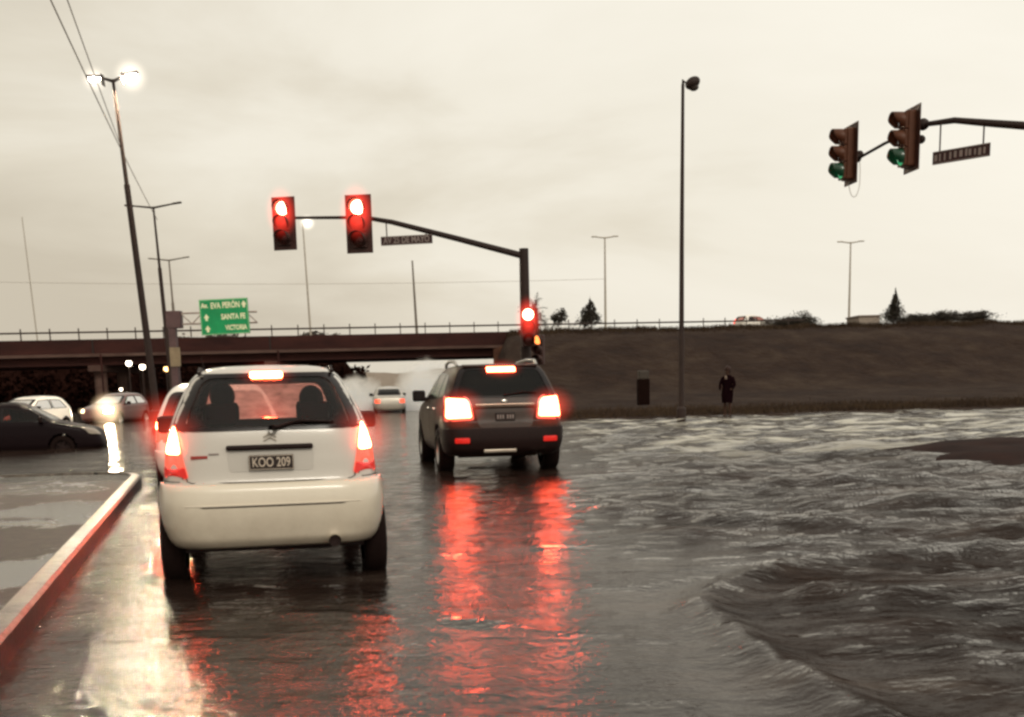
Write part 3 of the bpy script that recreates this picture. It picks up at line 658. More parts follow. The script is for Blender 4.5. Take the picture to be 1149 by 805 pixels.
far_lamp('plain thin distant pole under the street name sign', -9.75, 130, 14.7, MT['pole_far'], R(1.6), 5.2, .17, single=True)
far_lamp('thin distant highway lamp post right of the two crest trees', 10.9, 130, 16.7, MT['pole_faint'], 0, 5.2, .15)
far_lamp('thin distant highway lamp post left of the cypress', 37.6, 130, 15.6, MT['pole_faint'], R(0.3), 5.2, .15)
# nearer single lamp post on the right: round lantern on a hooked bracket
t = thing('street_lamp', 'tall dark single lamp post with a round unlit lantern, at the flood edge', 'street lamp', (5.77, 39, -0.3))
bm = bmesh.new(); tube(bm, [(0, 0, 0), (0, 0, 6), (0.02, 0, 10.9)], .095, .05, 12); mesh_obj('pole', bm, MT['pole'], t)
bm = bmesh.new(); lathe(bm, [(0.16, 0.2), (0.16, 0.7), (.1, .78)], seg=12); mesh_obj('base', bm, MT['pole'], t)
bm = bmesh.new(); tube(bm, [(0.02, 0, 10.75), (.03, 0, 11.02), (.14, 0, 10.9), (.24, 0, 10.92)], .05, .045, 8); mesh_obj('arm', bm, MT['pole'], t)
bm = bmesh.new(); bmesh.ops.create_uvsphere(bm, u_segments=20, v_segments=12, radius=1, matrix=Matrix.Translation((.33, 0, 10.93)) @ Euler((0, -.5, 0)).to_matrix().to_4x4() @ Matrix.Diagonal((.25, .24, .18, 1))); lh = mesh_obj('lamp_head', bm, MT['pole'], t, smooth=True)
bm = bmesh.new(); ball(bm, (.36, 0, 10.8), .17, 2, (1, 1, .7)); mesh_obj('lens', bm, mat('unlit_lantern_glass', (.06, .045, .04), rough=.2), lh)
# small utility pole bits: post-top globes by the underpass
def globe(label, x, y, h, m, r, group):
    t = thing('post_lamp', label, 'lamp', (x, y, -.3), 0, group); H = h + .3
    bm = bmesh.new(); tube(bm, [(0, 0, 0), (0, 0, H - r)], .05, .04, 8); mesh_obj('pole', bm, MT['pole'], t)
    bm = bmesh.new(); ball(bm, (0, 0, H), r, 3); mesh_obj('globe', bm, m, t)
    bm = bmesh.new(); lathe(bm, [(.02, H + r + .05), (r * .8, H + r * .75), (r * .85, H + r * .68)], seg=14); mesh_obj('cap', bm, MT['pole'], t)
g = 'lit lamps before the dark underpass'
globe('round lit lamp before the dark underpass, left of the close pair', -25.6, 80, 3.27, MT['globe'], .2, g)
globe('round lit lamp before the dark underpass, right of the close pair', -24.7, 80, 3.01, MT['globe'], .2, g)
globe('amber lit lamp beside the beige panel of the sign column', -20.2, 70, 2.66, MT['globe_amber'], .16, g)
globe('smallest and lowest lit lamp in the underpass, above the red car', -19.7, 60, 1.5, MT['globe'], .08, g)

# ------------------------------------------------------------------ sign gantry
t = thing('road_sign_gantry', 'grey steel column whose truss arm carries the green road sign', 'sign gantry', (-16.85, 60, -.3))
bm = bmesh.new(); box(bm, 0, 0, 2.6, .36, .4, 5.2, bevel=.03); mesh_obj('column', bm, MT['gantry'], t)
bm = bmesh.new(); box(bm, .12, 0, 5.2, .75, .5, .85, bevel=.03); mesh_obj('arm_bracket', bm, MT['gantry'], t)
bm = bmesh.new()
for z in (4.97, 5.5): tube(bm, [(.4, 0, z), (4.3, 0, z)], .045, .045, 6)
for i in range(7): tube(bm, [(.45 + i * .55, 0, 4.97 if i % 2 else 5.5), (1.0 + i * .55, 0, 5.5 if i % 2 else 4.97)], .03, .03, 5)
mesh_obj('truss_arm', bm, mat('truss_metal', (.3, .24, .21), rough=.6), t)
bm = bmesh.new(); box(bm, .1, -.26, 3.35, .52, .06, .95, bevel=.01); mesh_obj('beige_box', bm, MT['beige'], t)
sg = thing('green_road_sign', 'green overhead road sign with pale lettering and three arrows', 'road sign', (-14.12, 59.7, 4.98), 0); sg.rotation_euler = (0, R(-1.5), 0)
bm = bmesh.new(); box(bm, 0, 0, 0, 2.45, .06, 1.74, bevel=.02); mesh_obj('panel', bm, MT['green_sign'], sg)
bm = bmesh.new()
for sx_, sz_, cx, cz in ((2.37, .035, 0, .84), (2.37, .035, 0, -.84), (.035, 1.645, -1.19, 0), (.035, 1.645, 1.19, 0)): box(bm, cx, -.034, cz, sx_, .008, sz_)
mesh_obj('border', bm, mat('sign_border', (.25, .5, .25), rough=.5), sg)
def sgt(s, x, z, w, size=.36): text_mesh('lettering', s, size, MT['sign_letter'], sg, Matrix.Translation((x, -.04, z)) @ FACE, w, 0.012)
sgt('Av.', -.95, .56, .36, .33); sgt('EVA', -.40, .54, .5, .4); sgt('PER\u00d3N', .38, .55, .86, .4); sgt('SANTA FE', .45, -.02, 1.22); sgt('VICTORIA', .55, -.56, 1.1, .33)
for ax_, az__ in ((1.02, .56), (-.9, -.02), (-.88, -.58)):
    v = [(ax_, -.037, az__ + .18), (ax_ + .14, -.037, az__ - .01), (ax_ + .06, -.037, az__ - .03), (ax_ + .06, -.037, az__ - .15), (ax_ - .06, -.037, az__ - .15), (ax_ - .06, -.037, az__ - .03), (ax_ - .14, -.037, az__ - .01)]
    mesh_obj('arrow', (v, [tuple(range(7))[::-1]]), MT['sign_letter'], sg)

# ------------------------------------------------------------------ traffic signals
def signal_head(label, loc, rz, lit_idx, lit_m, group, glow_m=None, scale=1.0, plate=True, cable=False, housing='housing'):
    """signal facing local -y; local origin at its centre; lens order red, amber, green"""
    t = thing('traffic_light', label, 'traffic light', loc, rz, group); t.scale = (scale,) * 3
    if plate:
        bm = bmesh.new(); box(bm, 0, .16 if housing == 'housing' else 0, 0, .58 if housing != 'housing' else .66, .02, 1.22, bevel=.008); mesh_obj('backplate', bm, MT['plate_brown' if housing == 'housing' else 'backplate'], t)
    bm = bmesh.new(); box(bm, 0, .1, 0, .34, .2, 1.04, bevel=.03)
    for i in range(3): box(bm, 0, -.03, .34 - .34 * i, .33, .06, .33, bevel=.02)
    mesh_obj('housing', bm, MT[housing], t)
    for i in range(3):
        z = .34 - .34 * i; on = i == lit_idx
        bm = bmesh.new(); lathe(bm, [(0.001, -.09), (.07, -.087), (.12, -.077), (.15, -.062)], 'y', 24, (0, 0, z)); bmesh.ops.recalc_face_normals(bm, faces=bm.faces[:])
        ln = mesh_obj('lens', bm, lit_m if on else MT['lens_off'], t, smooth=True)
        if on and glow_m: glow(ln, (0, -.16, z - .1), .6, glow_m, (.75, .4, 1.15))
        bm = bmesh.new(); seg = 18; L = .27; a0, a1 = R(-42), R(222); o_, i_ = [], []
        for k in range(seg + 1):
            a = a0 + (a1 - a0) * k / seg; cut = (L if housing != 'housing' else .22) * (0.35 + 0.65 * sstep(-.9, .3, math.sin(a)))
            for r_, lst in ((.172, o_), (.162, i_)):
                lst.append((bm.verts.new((r_ * math.cos(a), -.06, z + r_ * math.sin(a))), bm.verts.new((r_ * math.cos(a), -.06 - cut, z + r_ * math.sin(a)))))
        for k in range(seg):
            bm.faces.new((o_[k][0], o_[k][1], o_[k + 1][1], o_[k + 1][0])); bm.faces.new((i_[k][0], i_[k + 1][0], i_[k + 1][1], i_[k][1])); bm.faces.new((o_[k][1], i_[k][1], i_[k + 1][1], o_[k + 1][1]))
        mesh_obj('visor', bm, MT['visor_glow'] if (on and lit_m == MT['lens_green']) else MT[housing if housing == 'housing' else 'backplate'], t, smooth=True)
    bm = bmesh.new(); tube(bm, [(0, .2, 0), (0, .34, 0)], .05, .05, 10); ball(bm, (0, .34, 0), .085, 2); mesh_obj('mounting', bm, MT['pole'], t)
    if cable:
        bm = bmesh.new(); tube(bm, [(.0, .12 + .12 * (1 - math.cos(a)), -.52 - .34 * math.sin(a)) for a in np.linspace(0, math.pi, 14)] + [(.0, .36, -.3), (.0, .34, -.08)], .007, .007, 5); mesh_obj('cable', bm, mat('pale_cable', (.45, .4, .33)), t)
    return t
MT['plate_red'] = MT['backplate']
gs = 'red signals on the left mast arm'
signal_head('red traffic light at the outer left end of the sloping mast arm', (-5.10, 28, 5.14), R(-11), 0, MT['signal_red'], gs, MT['halo_signal'], .98, housing='backplate')
signal_head('larger red traffic light beside the street name sign on the sloping mast arm', (-3.28, 27.3, 5.0), R(-8), 0, MT['signal_red'], gs, MT['halo_signal'], 1.05, housing='backplate')
signal_head('lowest red traffic light, fixed to the mast post above the grey car', (.50, 26.7, 2.60), R(0), 0, MT['signal_red'], gs, MT['halo_signal'], .82, False, housing='backplate')
# small side signal seen from the side just right of the post
signal_head('small signal with an orange light to the right of the mast post', (.80, 29.5, 2.18), R(-25), 0, lit('orange_lens', (1, .25, .06), 3.0), gs, None, .7, False, housing='backplate')
ma = thing('mast_arm', 'thick dark post with a thin arm sloping up to two red traffic lights', 'signal mast', (.44, 27.1, -.3))
bm = bmesh.new(); lathe(bm, [(.13, 0), (.12, 2.0), (.105, 4.66), (0.001, 4.66)], seg=16); lathe(bm, [(.22, 0), (.22, .3), (.14, .36)], seg=16); mesh_obj('post', bm, MT['pole'], ma)
bm = bmesh.new(); tube(bm, [(-.02, 0, 4.50), (-1.5, .2, 4.93), (-3.0, .45, 5.36), (-3.5, .52, 5.46), (-3.9, .6, 5.50), (-5.5, 1.15, 5.60)], .075, .032, 10); mesh_obj('arm', bm, MT['pole'], ma)
def name_sign(label, loc, rot, w, h, s, illegible=False, hang=(.3, .14)):
    t = thing('street_name_sign', label, 'street sign', loc); t.rotation_euler = rot
    bm = bmesh.new(); box(bm, 0, 0, 0, w, .03, h, bevel=.006); mesh_obj('panel', bm, mat('name_panel', (.045, .02, .02), rough=.5, scale=8), t)
    bm = bmesh.new()
    for cz in (h / 2 - .012, -h / 2 + .012): box(bm, 0, -.018, cz, w - .01, .006, .012)
    mesh_obj('border', bm, MT['grey_letter'], t)
    if not illegible: text_mesh('lettering', s, h * .95, MT['grey_letter'], t, Matrix.Translation((0, -.022, 0)) @ FACE, w * .9, .004)
    else:
        x_ = -w / 2 + .06
        while x_ < w / 2 - .06:
            bm = bmesh.new(); box(bm, x_, -.019, random.uniform(-.01, .01), random.uniform(.02, .05), .006, h * random.uniform(.45, .6)); x_ += random.uniform(.06, .1); mesh_obj('character', bm, MT['grey_letter'], t)
    for s_, L in zip((-1, 1), hang):
        bm = bmesh.new(); tube(bm, [(s_ * w * .38, 0, h / 2 - .01), (s_ * w * .38, 0, h / 2 + L)], .014, .014, 6); mesh_obj('hanger', bm, MT['pole'], t)
    return t
name_sign('dark street name sign hanging from the left sloping mast arm', (-2.21, 27.25, 4.62), (0, R(-1.0), R(-5)), 1.18, .2, 'AV 25 DE MAYO', hang=(.30, .10))
# right-hand mast arm reaching in over the crossing
gs2 = 'signals on the right mast arm turned to the side road'
P = [Vector((6.33, 21.7, 5.15)), Vector((6.95, 20.0, 5.43))]
hz = R(-84)
signal_head('outermost traffic light on the right arm, with a green glow and a loop of cable', (6.12, 21.75, 5.27), hz, 2, MT['lens_green'], gs2, None, .85, cable=True)
signal_head('side facing traffic light nearer the bracket of the right mast arm, visor lit green below', (6.68, 20.2, 5.21), hz, 2, MT['lens_green'], gs2, None, .85)
mb = thing('mast_arm', 'dark mast arm entering from the right edge of the picture', 'signal mast', (12.6, 17.6, -.3))
def rel(p): return Vector(p) - Vector((12.6, 17.6, -.3))
bm = bmesh.new(); lathe(bm, [(.14, 0), (.12, 5.4), (.001, 5.4)], seg=16); mesh_obj('post', bm, MT['pole'], mb)
bm = bmesh.new(); tube(bm, [rel((12.6, 17.6, 4.3)), rel((10, 17.9, 4.73)), rel((8.3, 18.4, 4.99)), rel((7.6, 18.9, 5.17)), rel((7.2, 19.4, 5.33)), rel((6.95, 20.0, 5.40))], .085, .04, 10)
tube(bm, [rel((6.95, 20.0, 5.40)), rel((6.6, 21, 5.3)), rel((6.34, 21.8, 5.18))], .03, .026, 8); ball(bm, rel((6.93, 20.05, 5.41)), .1, 2); ball(bm, rel((6.36, 21.75, 5.2)), .075, 2)
mesh_obj('arm', bm, MT['pole'], mb)
name_sign('tilted looking dark street name sign hanging from the right mast arm', (7.27, 19.25, 4.79), (0, 0, R(-48)), .95, .2, '', True, (.42, .3))

# ------------------------------------------------------------------ wires
def wire(label, a, b_, sag, r, m=None, group=None):
    a, b_ = Vector(a), Vector(b_); pts = [a.lerp(b_, k / 24) - Vector((0, 0, sag * 4 * (k / 24) * (1 - k / 24))) for k in range(25)]
    bm = bmesh.new(); tube(bm, pts, r, r, 5); o = mesh_obj('overhead_wire', bm, m or MT['wire']); tag(o, label, 'wire', group)
wire('upper overhead wire from the top left corner to the tall lit lamp post', (-12.2, 39, 9.15), (-1.6, -2, 9.0), .25, .012)
wire('lower overhead wire from the top left corner to the second lamp post', (-18.95, 66, 10.6), (-2.6, -2, 9.4), .5, .016)
wire('thin faint power line low across the sky', (-70, 118, 13.2), (10.9, 130, 12.3), .6, .02, MT['pole_faint'])

# ------------------------------------------------------------------ cars
def pchip(tab):
    xs_ = [p[0] for p in tab]; yv = [p[1] for p in tab]; n = len(xs_)
    h = [xs_[i + 1] - xs_[i] for i in range(n - 1)]; d = [(yv[i + 1] - yv[i]) / h[i] for i in range(n - 1)]
    mm = [d[0]] + [0 if d[i - 1] * d[i] <= 0 else 2 * d[i - 1] * d[i] / (d[i - 1] + d[i]) for i in range(1, n - 1)] + [d[-1]]
    def f(x):
        if x <= xs_[0]: return yv[0]
        if x >= xs_[-1]: return yv[-1]
        i = max(k for k in range(n - 1) if xs_[k] <= x); t = (x - xs_[i]) / h[i]
        return (yv[i] * (1 + 2 * t) * (1 - t) ** 2 + mm[i] * h[i] * t * (1 - t) ** 2 + yv[i + 1] * t * t * (3 - 2 * t) + mm[i + 1] * h[i] * t * t * (t - 1))
    return f
def inpoly(x, y, poly):
    c = False; j = len(poly) - 1
    for i in range(len(poly)):
        if (poly[i][1] > y) != (poly[j][1] > y) and x < (poly[j][0] - poly[i][0]) * (y - poly[i][1]) / (poly[j][1] - poly[i][1]) + poly[i][0]: c = not c
        j = i
    return c
def rounded(pts, r=0.06, k=5):
    out = []; n = len(pts)
    for i in range(n):
        a, b_, c = Vector(pts[i - 1]), Vector(pts[i]), Vector(pts[(i + 1) % n])
        u, v = (a - b_), (c - b_); ru = min(r, u.length * .45); rv = min(r, v.length * .45)
        p0, p2 = b_ + u.normalized() * ru, b_ + v.normalized() * rv
        for t in [q / k for q in range(k + 1)]: out.append(tuple(p0 * (1 - t) ** 2 + b_ * 2 * t * (1 - t) + p2 * t * t))
    # densify long edges
    res = []
    for i in range(len(out)):
        a, b_ = Vector(out[i]), Vector(out[(i + 1) % len(out)]); q = max(1, int((b_ - a).length / .08))
        for t in range(q): res.append(tuple(a.lerp(b_, t / q)))
    return res
class Shape:
    def __init__(s, w, yr, yf, n=8):
        s.w, s.yr, s.yf = pchip(w), pchip(yr), pchip(yf); s.n = n
    def prm(s, z): a, b_ = s.yr(z), s.yf(z); return s.w(z), (a + b_) / 2, max(.02, (b_ - a) / 2)
    def rear(s, x, z):
        w, yc, l = s.prm(z); q = min(.985, abs(x) / w); return yc - l * (1 - q ** s.n) ** (1 / s.n)
    def front(s, x, z):
        w, yc, l = s.prm(z); q = min(.985, abs(x) / w); return yc + l * (1 - q ** s.n) ** (1 / s.n)
    def side(s, y, z):
        w, yc, l = s.prm(z); q = min(.985, abs(y - yc) / l); return w * (1 - q ** s.n) ** (1 / s.n)
    def loop(s, z, Mn):
        w, yc, l = s.prm(z); n = s.n; D = []
        for k in range(0, 401):
            t = k / 400 * math.pi / 2; c, sn = math.cos(t), math.sin(t)
            D.append((w * (sn ** (2 / n) if sn > 0 else 0), -l * (c ** (2 / n) if c > 1e-9 else 0)))
        cum = [0]
        for a, b_ in zip(D[:-1], D[1:]): cum.append(cum[-1] + math.hypot(b_[0] - a[0], b_[1] - a[1]))
        q = Mn // 4; out = []
        tg = [cum[-1] * i / q for i in range(q + 1)]
        xs_ = np.interp(tg, cum, [d[0] for d in D]); ys_ = np.interp(tg, cum, [d[1] for d in D])
        Q = list(zip(xs_, ys_))
        out = Q[:-1] + [(x, -y) for x, y in Q[::-1]][:-1] + [(-x, -y) for x, y in Q][:-1] + [(-x, y) for x, y in Q[::-1]][:-1]
        return [(x, yc + y) for x, y in out]
    def shell(s, z0, z1, dz, Mn, keep, off=0.0, cap=True):
        nz = max(3, int((z1 - z0) / dz)); zs = [z0 + (z1 - z0) * i / nz for i in range(nz + 1)]
        vs, fs = [], []
        for z in zs:
            for x, y in s.loop(z, Mn):
                if off:
                    w, yc, l = s.prm(z); x *= 1 + off / w; y = yc + (y - yc) * (1 + off / l)
                vs.append((x, y, z))
        Ln = Mn
        for j in range(nz):
            zc = (zs[j] + zs[j + 1]) / 2
            for k in range(Ln):
                a, b_ = j * Ln + k, j * Ln + (k + 1) % Ln
                xc = (vs[a][0] + vs[b_][0] + vs[a + Ln][0] + vs[b_ + Ln][0]) / 4; yc_ = (vs[a][1] + vs[b_][1] + vs[a + Ln][1] + vs[b_ + Ln][1]) / 4
                if keep(xc, yc_, zc): fs.append((a, b_, b_ + Ln, a + Ln))
        if cap: fs.append(tuple(range(nz * Ln, nz * Ln + Ln)))
        return vs, fs
def patch(s, face, outline, off, rings=7, sgn=1, thick=0.0):
    """sheet laid on the car's surface inside an outline given as (across, height)"""
    cx = sum(p[0] for p in outline) / len(outline); cz = sum(p[1] for p in outline) / len(outline)
    def P3(u, z):
        if face == 'rear': return (u, s.rear(u, z) - off, z)
        if face == 'front': return (u, s.front(u, z) + off, z)
        return (sgn * (s.side(u, z) + off), u, z)
    vs = [P3(cx, cz)]; fs = []; n = len(outline)
    for r in range(1, rings + 1):
        k = r / rings
        for p in outline: vs.append(P3(cx + (p[0] - cx) * k, cz + (p[1] - cz) * k))
    if thick:
        for p in outline:
            q = list(P3(p[0], p[1])); 
            if face == 'rear': q[1] += thick
            elif face == 'front': q[1] -= thick
            else: q[0] -= sgn * thick
            vs.append(tuple(q))
        rings += 1
    for i in range(n): fs.append((0, 1 + i, 1 + (i + 1) % n))
    for r in range(rings - 1):
        for i in range(n):
            a, b_ = 1 + r * n + i, 1 + r * n + (i + 1) % n; fs.append((a, a + n, b_ + n, b_))
    return vs, fs
def band(s, face, outline, off, inner=.9, outer=1.04, sgn=1, dz=0.0):
    """border ring on the surface round an outline"""
    cx = sum(p[0] for p in outline) / len(outline); cz = sum(p[1] for p in outline) / len(outline)
    vs, fs = [], []; n = len(outline)
    def P3(u, z):
        if face == 'rear': return (u, s.rear(u, z) - off, z)
        if face == 'front': return (u, s.front(u, z) + off, z)
        return (sgn * (s.side(u, z) + off), u, z)
    for k in (inner, (inner + outer) / 2, outer):
        for p in outline: vs.append(P3(cx + (p[0] - cx) * k, cz + (p[1] - cz) * k))
    for r in range(2):
        for i in range(n): fs.append((r * n + i, r * n + n + i, r * n + n + (i + 1) % n, r * n + (i + 1) % n))
    return vs, fs
def wheel(parent, x, y, z, r, w, m_rim=None):
    sg = 1 if x > 0 else -1
    wt = bpy.data.objects.new('wheel', None); COL.objects.link(wt); wt.parent = parent; wt.location = (x, y, z)
    bm = bmesh.new(); h = w / 2; lathe(bm, [(r * .62, -h), (r * .9, -h), (r * .98, -h * .8), (r, -h * .4), (r, h * .4), (r * .98, h * .8), (r * .9, h), (r * .62, h)], 'x', 40); mesh_obj('tyre', bm, MT['rubber'], wt, smooth=True)
    bm = bmesh.new(); lathe(bm, [(r * .64, sg * h * .9), (r * .6, sg * h * .6), (r * .56, sg * h * .2), (.01, sg * h * .15)], 'x', 32)
    for k in range(5):
        a = k * 2 * math.pi / 5; box(bm, sg * h * .6, math.cos(a) * r * .3, math.sin(a) * r * .3, .03, r * .56, .055, Euler((a, 0, 0)).to_matrix(), bevel=.01)
    lathe(bm, [(.08, sg * h * .8), (.001, sg * h * .85)], 'x', 12); mesh_obj('rim', bm, m_rim or MT['rim'], wt)
def mirror(s, parent, y, z, m, size=(.2, .1, .15)):
    for sg in (-1, 1):
        x = s.side(y, z)
        bm = bmesh.new(); box(bm, sg * (x + .02 + size[0] / 2), y, z + .04, size[0], size[1], size[2], Euler((0, 0, sg * .15)).to_matrix(), bevel=.035); tube(bm, [(sg * (x - .05), y + .02, z - .02), (sg * (x + .08), y, z)], .03, .025, 8); o = mesh_obj('mirror', bm, m, parent, smooth=False)
        bm = bmesh.new(); box(bm, sg * (x + .02 + size[0] / 2), y - size[1] / 2 - .004, z + .04, size[0] * .8, .006, size[2] * .75, Euler((0, 0, sg * .15)).to_matrix(), bevel=.002); mesh_obj('mirror_glass', bm, MT['frit'], o)
def build_car(label, cat, loc, rz, sp):
    s = Shape(sp['w'], sp['yr'], sp['yf'], sp.get('n', 8))
    t = thing(sp['name'], label, cat, loc, rz)
    zt = sp['w'][-1][0]; z0 = sp['w'][0][0]; body = MT[sp['paint']]
    rg = rounded(sp['rear_glass'], .09); fg = rounded(sp['front_glass'], .08); sgl = [rounded(q, .05) for q in sp['side_glass']]
    wh = sp['wheels']; wr = sp['wr']
    def keep(x, y, z, _holes=True):
        w, yc, l = s.prm(z)
        if y < yc and abs(x) < w * .97 and inpoly(x, z, rg): return False
        if y > yc and abs(x) < w * .97 and inpoly(x, z, fg): return False
        if abs(x) > w * .7:
            for q in sgl:
                if inpoly(y, z, q): return False
            for wy in wh:
                if (y - wy) ** 2 + (z - wr) ** 2 < (wr * 1.16) ** 2: return False
        return True
    res = sp.get('res', (.014, 320))
    mesh_obj('body', s.shell(sp.get('zb', z0), zt, res[0], res[1], keep), body, t, smooth=True)
    if sp.get('bumper'):
        zb0, zb1, off, bmat = sp['bumper']
        def kb(x, y, z):
            w, yc, l = s.prm(z)
            if abs(x) > w * .7 and any((y - wy) ** 2 + (z - wr) ** 2 < (wr * 1.19) ** 2 for wy in wh): return False
            return y < wh[0] - wr * .6
        vs, fs = s.shell(zb0, zb1, .016, res[1], kb, off, False)
        o = mesh_obj('bumper', (vs, fs), MT[bmat], t, smooth=True)
        md = o.modifiers.new('thickness', 'SOLIDIFY'); md.thickness = .02; md.offset = -1
    # window glass with its dark border
    for face, ol, nm in (('rear', rg, 'rear_window'), ('front', fg, 'windscreen')):
        g_ = mesh_obj(nm, patch(s, face, ol, .003, 9), MT[sp.get('glass_front') if (face == 'front' and sp.get('glass_front')) else sp.get('glass', 'glass')], t, smooth=True)
        mesh_obj('frame', band(s, face, ol, .010, sp.get('frit', .88), 1.055), MT['frit'], g_, smooth=True)
    for q in sgl:
        for sg_ in (-1, 1):
            g_ = mesh_obj('side_window', patch(s, 'side', q, .003, 6, sg_), MT[sp.get('side_tint', sp.get('glass', 'glass'))], t, smooth=True)
            mesh_obj('frame', band(s, 'side', q, .007, .92, 1.05, sg_), MT['frit'], g_, smooth=True)
    # underbody and cabin
    bm = bmesh.new(); L = s.yf(.6) - s.yr(.6); box(bm, 0, s.yr(.6) + L / 2, z0 + sp.get('ub', .08), 2 * s.w(z0) * .9, L * .9, .14); mesh_obj('underbody', bm, MT['plastic'], t)
    bm = bmesh.new(); lathe(bm, [(.001, -.62), (.07, -.62), (.07, .62), (.001, .62)], 'x', 12, (0, wh[0], wr - .06)); box(bm, .2, wh[0] - wr * 1.0, z0 + .05, .5, .2, .16, bevel=.05); box(bm, 0, wh[0] + .1, z0 + .06, 1.15, .5, .12, bevel=.03); mesh_obj('rear_axle', bm, MT['plastic'], t)  # underbody set low and axle boxes added to darken beneath the car
    zc = sp['belt']
    for sy in sp['seats']:
        for sx_ in (-.36, .36):
            bm = bmesh.new(); box(bm, sx_, sy, zc - .28, .5, .14, .62, Euler((-.2, 0, 0)).to_matrix(), bevel=.06); box(bm, sx_, sy - .12, zc + .14, .25, .1, .17, Euler((-.2, 0, 0)).to_matrix(), bevel=.04); tube(bm, [(sx_, sy - .06, zc), (sx_, sy - .1, zc + .08)], .02, .02, 6); mesh_obj('seat', bm, MT['seat'], t)
    bm = bmesh.new(); box(bm, 0, s.yf(zc) - .35 - sp.get('dash', .6), zc - .1, 1.3, .45, .2, bevel=.05); mesh_obj('dashboard', bm, MT['seat'], t)
    for wy in wh:
        for sg_ in (-1, 1):
            wheel(t, sg_ * (s.w(.5) - sp.get('wx', .12)), wy, wr + sp.get('wz', 0), wr, sp.get('ww', .19), MT[sp.get('rim', 'rim')])
            # wheel arch lining
            if res[1] >= 280:
                bm = bmesh.new(); n = 24; rg_ = []
                for k in range(n + 1):
                    a = math.pi * k / n * 1.12 - .19; yy, zz = wy + math.cos(a) * wr * 1.17, wr + math.sin(a) * wr * 1.17
                    xs_ = s.side(yy, max(zz, z0)) + .004; rg_.append([bm.verts.new((sg_ * xs_, yy, zz)), bm.verts.new((sg_ * (xs_ - .3), yy, zz))])
                for k in range(n): bm.faces.new((rg_[k][0], rg_[k + 1][0], rg_[k + 1][1], rg_[k][1]))
                mesh_obj('wheel_arch', bm, MT['plastic'], t, smooth=True)
    if sp.get('mirror'): mirror(s, t, *sp['mirror'])
    return t, s
def lamp(s, t, name, face, ol, m, off=.012, r=.03, glow_r=None, gm=None, thick=.03, gsc=(1, .5, 1), parent=None):
    ol = rounded(ol, r, 4); o = mesh_obj(name, patch(s, face, ol, off, 5, 1, thick), m, parent or t, smooth=False)
    if glow_r:
        cx = sum(p[0] for p in ol) / len(ol); cz = sum(p[1] for p in ol) / len(ol); y = s.rear(cx, cz) - .1 if face == 'rear' else s.front(cx, cz) + .1
        glow(o, (cx, y, cz), glow_r, gm or MT['halo_red'], gsc)
    return o
def mx_(ol): return [(-x, z) for x, z in ol][::-1]

# --- white hatchback straight ahead
hatch = dict(name='hatchback', paint='white', n=7,
    w=[(.20, .70), (.26, .755), (.4, .80), (.55, .81), (.69, .79), (.85, .768), (1.0, .735), (1.1, .70), (1.25, .635), (1.36, .575), (1.42, .53), (1.46, .475), (1.487, .39), (1.502, .25), (1.508, .08)],
    yr=[(.20, .12), (.3, .03), (.5, 0.0), (.64, .02), (.70, .06), (.85, .085), (1.03, .12), (1.2, .22), (1.40, .38), (1.44, .42), (1.475, .5), (1.495, .68), (1.508, 1.0)],
    yf=[(.20, 3.7), (.35, 3.82), (.6, 3.8), (.75, 3.68), (.85, 3.45), (.95, 3.05), (1.02, 2.8), (1.15, 2.5), (1.40, 1.98), (1.45, 1.85), (1.485, 1.6), (1.508, 1.25)],
    rear_glass=[(-.655, 1.055), (.655, 1.055), (.488, 1.432), (-.488, 1.432)], front_glass=[(-.65, 1.05), (.65, 1.05), (.5, 1.39), (-.5, 1.39)],
    side_glass=[[(.62, 1.03), (1.38, 1.01), (1.38, 1.38), (.82, 1.37)], [(1.45, 1.01), (2.5, .99), (1.95, 1.35), (1.45, 1.38)]],
    bumper=(.225, .685, .022, 'bumper_lit'), glass_front='windscreen_wet', wheels=(.62, 3.05), wr=.295, wz=-.095, zb=.30, ub=.06, belt=1.0, seats=(1.0, 1.95), mirror=(2.35, 1.0, MT['plastic']), wx=.075, ww=.165, res=(.011, 440), frit=.90)
HZ = R(11.7)
hc, hs = build_car('white hatchback with brake lights on, nearest car in the flooded lane', 'car', (-1.655, 8.1, .045), HZ, hatch)
# tail lamps: pointed upper half burning, lower half dim, red foot
for f_ in (lambda q: q, mx_):
    housing_ol = f_([(-.765, .722), (-.568, .722), (-.605, .88), (-.625, 1.0), (-.655, 1.105), (-.70, 1.03), (-.745, .88)])
    tl = lamp(hs, hc, 'tail_lamp', 'rear', housing_ol, MT['lamp_mid'], .010, .03)
    lamp(hs, hc, 'brake_lens', 'rear', f_([(-.735, .89), (-.618, .89), (-.632, 1.0), (-.657, 1.095), (-.695, 1.02)]), MT['lamp_hot'], .022, .03, .30, None, .012, (1, .4, 1), tl)
    lamp(hs, hc, 'reflector', 'rear', f_([(-.758, .727), (-.575, .727), (-.592, .80), (-.752, .80)]), MT['lamp_red'], .022, .012, None, None, .012, (1, 1, 1), tl)
lamp(hs, hc, 'third_brake_light', 'rear', [(-.115, 1.405), (.115, 1.405), (.115, 1.452), (-.115, 1.452)], MT['lamp_hot'], .02, .02, .2, None, .03, (1.3, .4, .6))
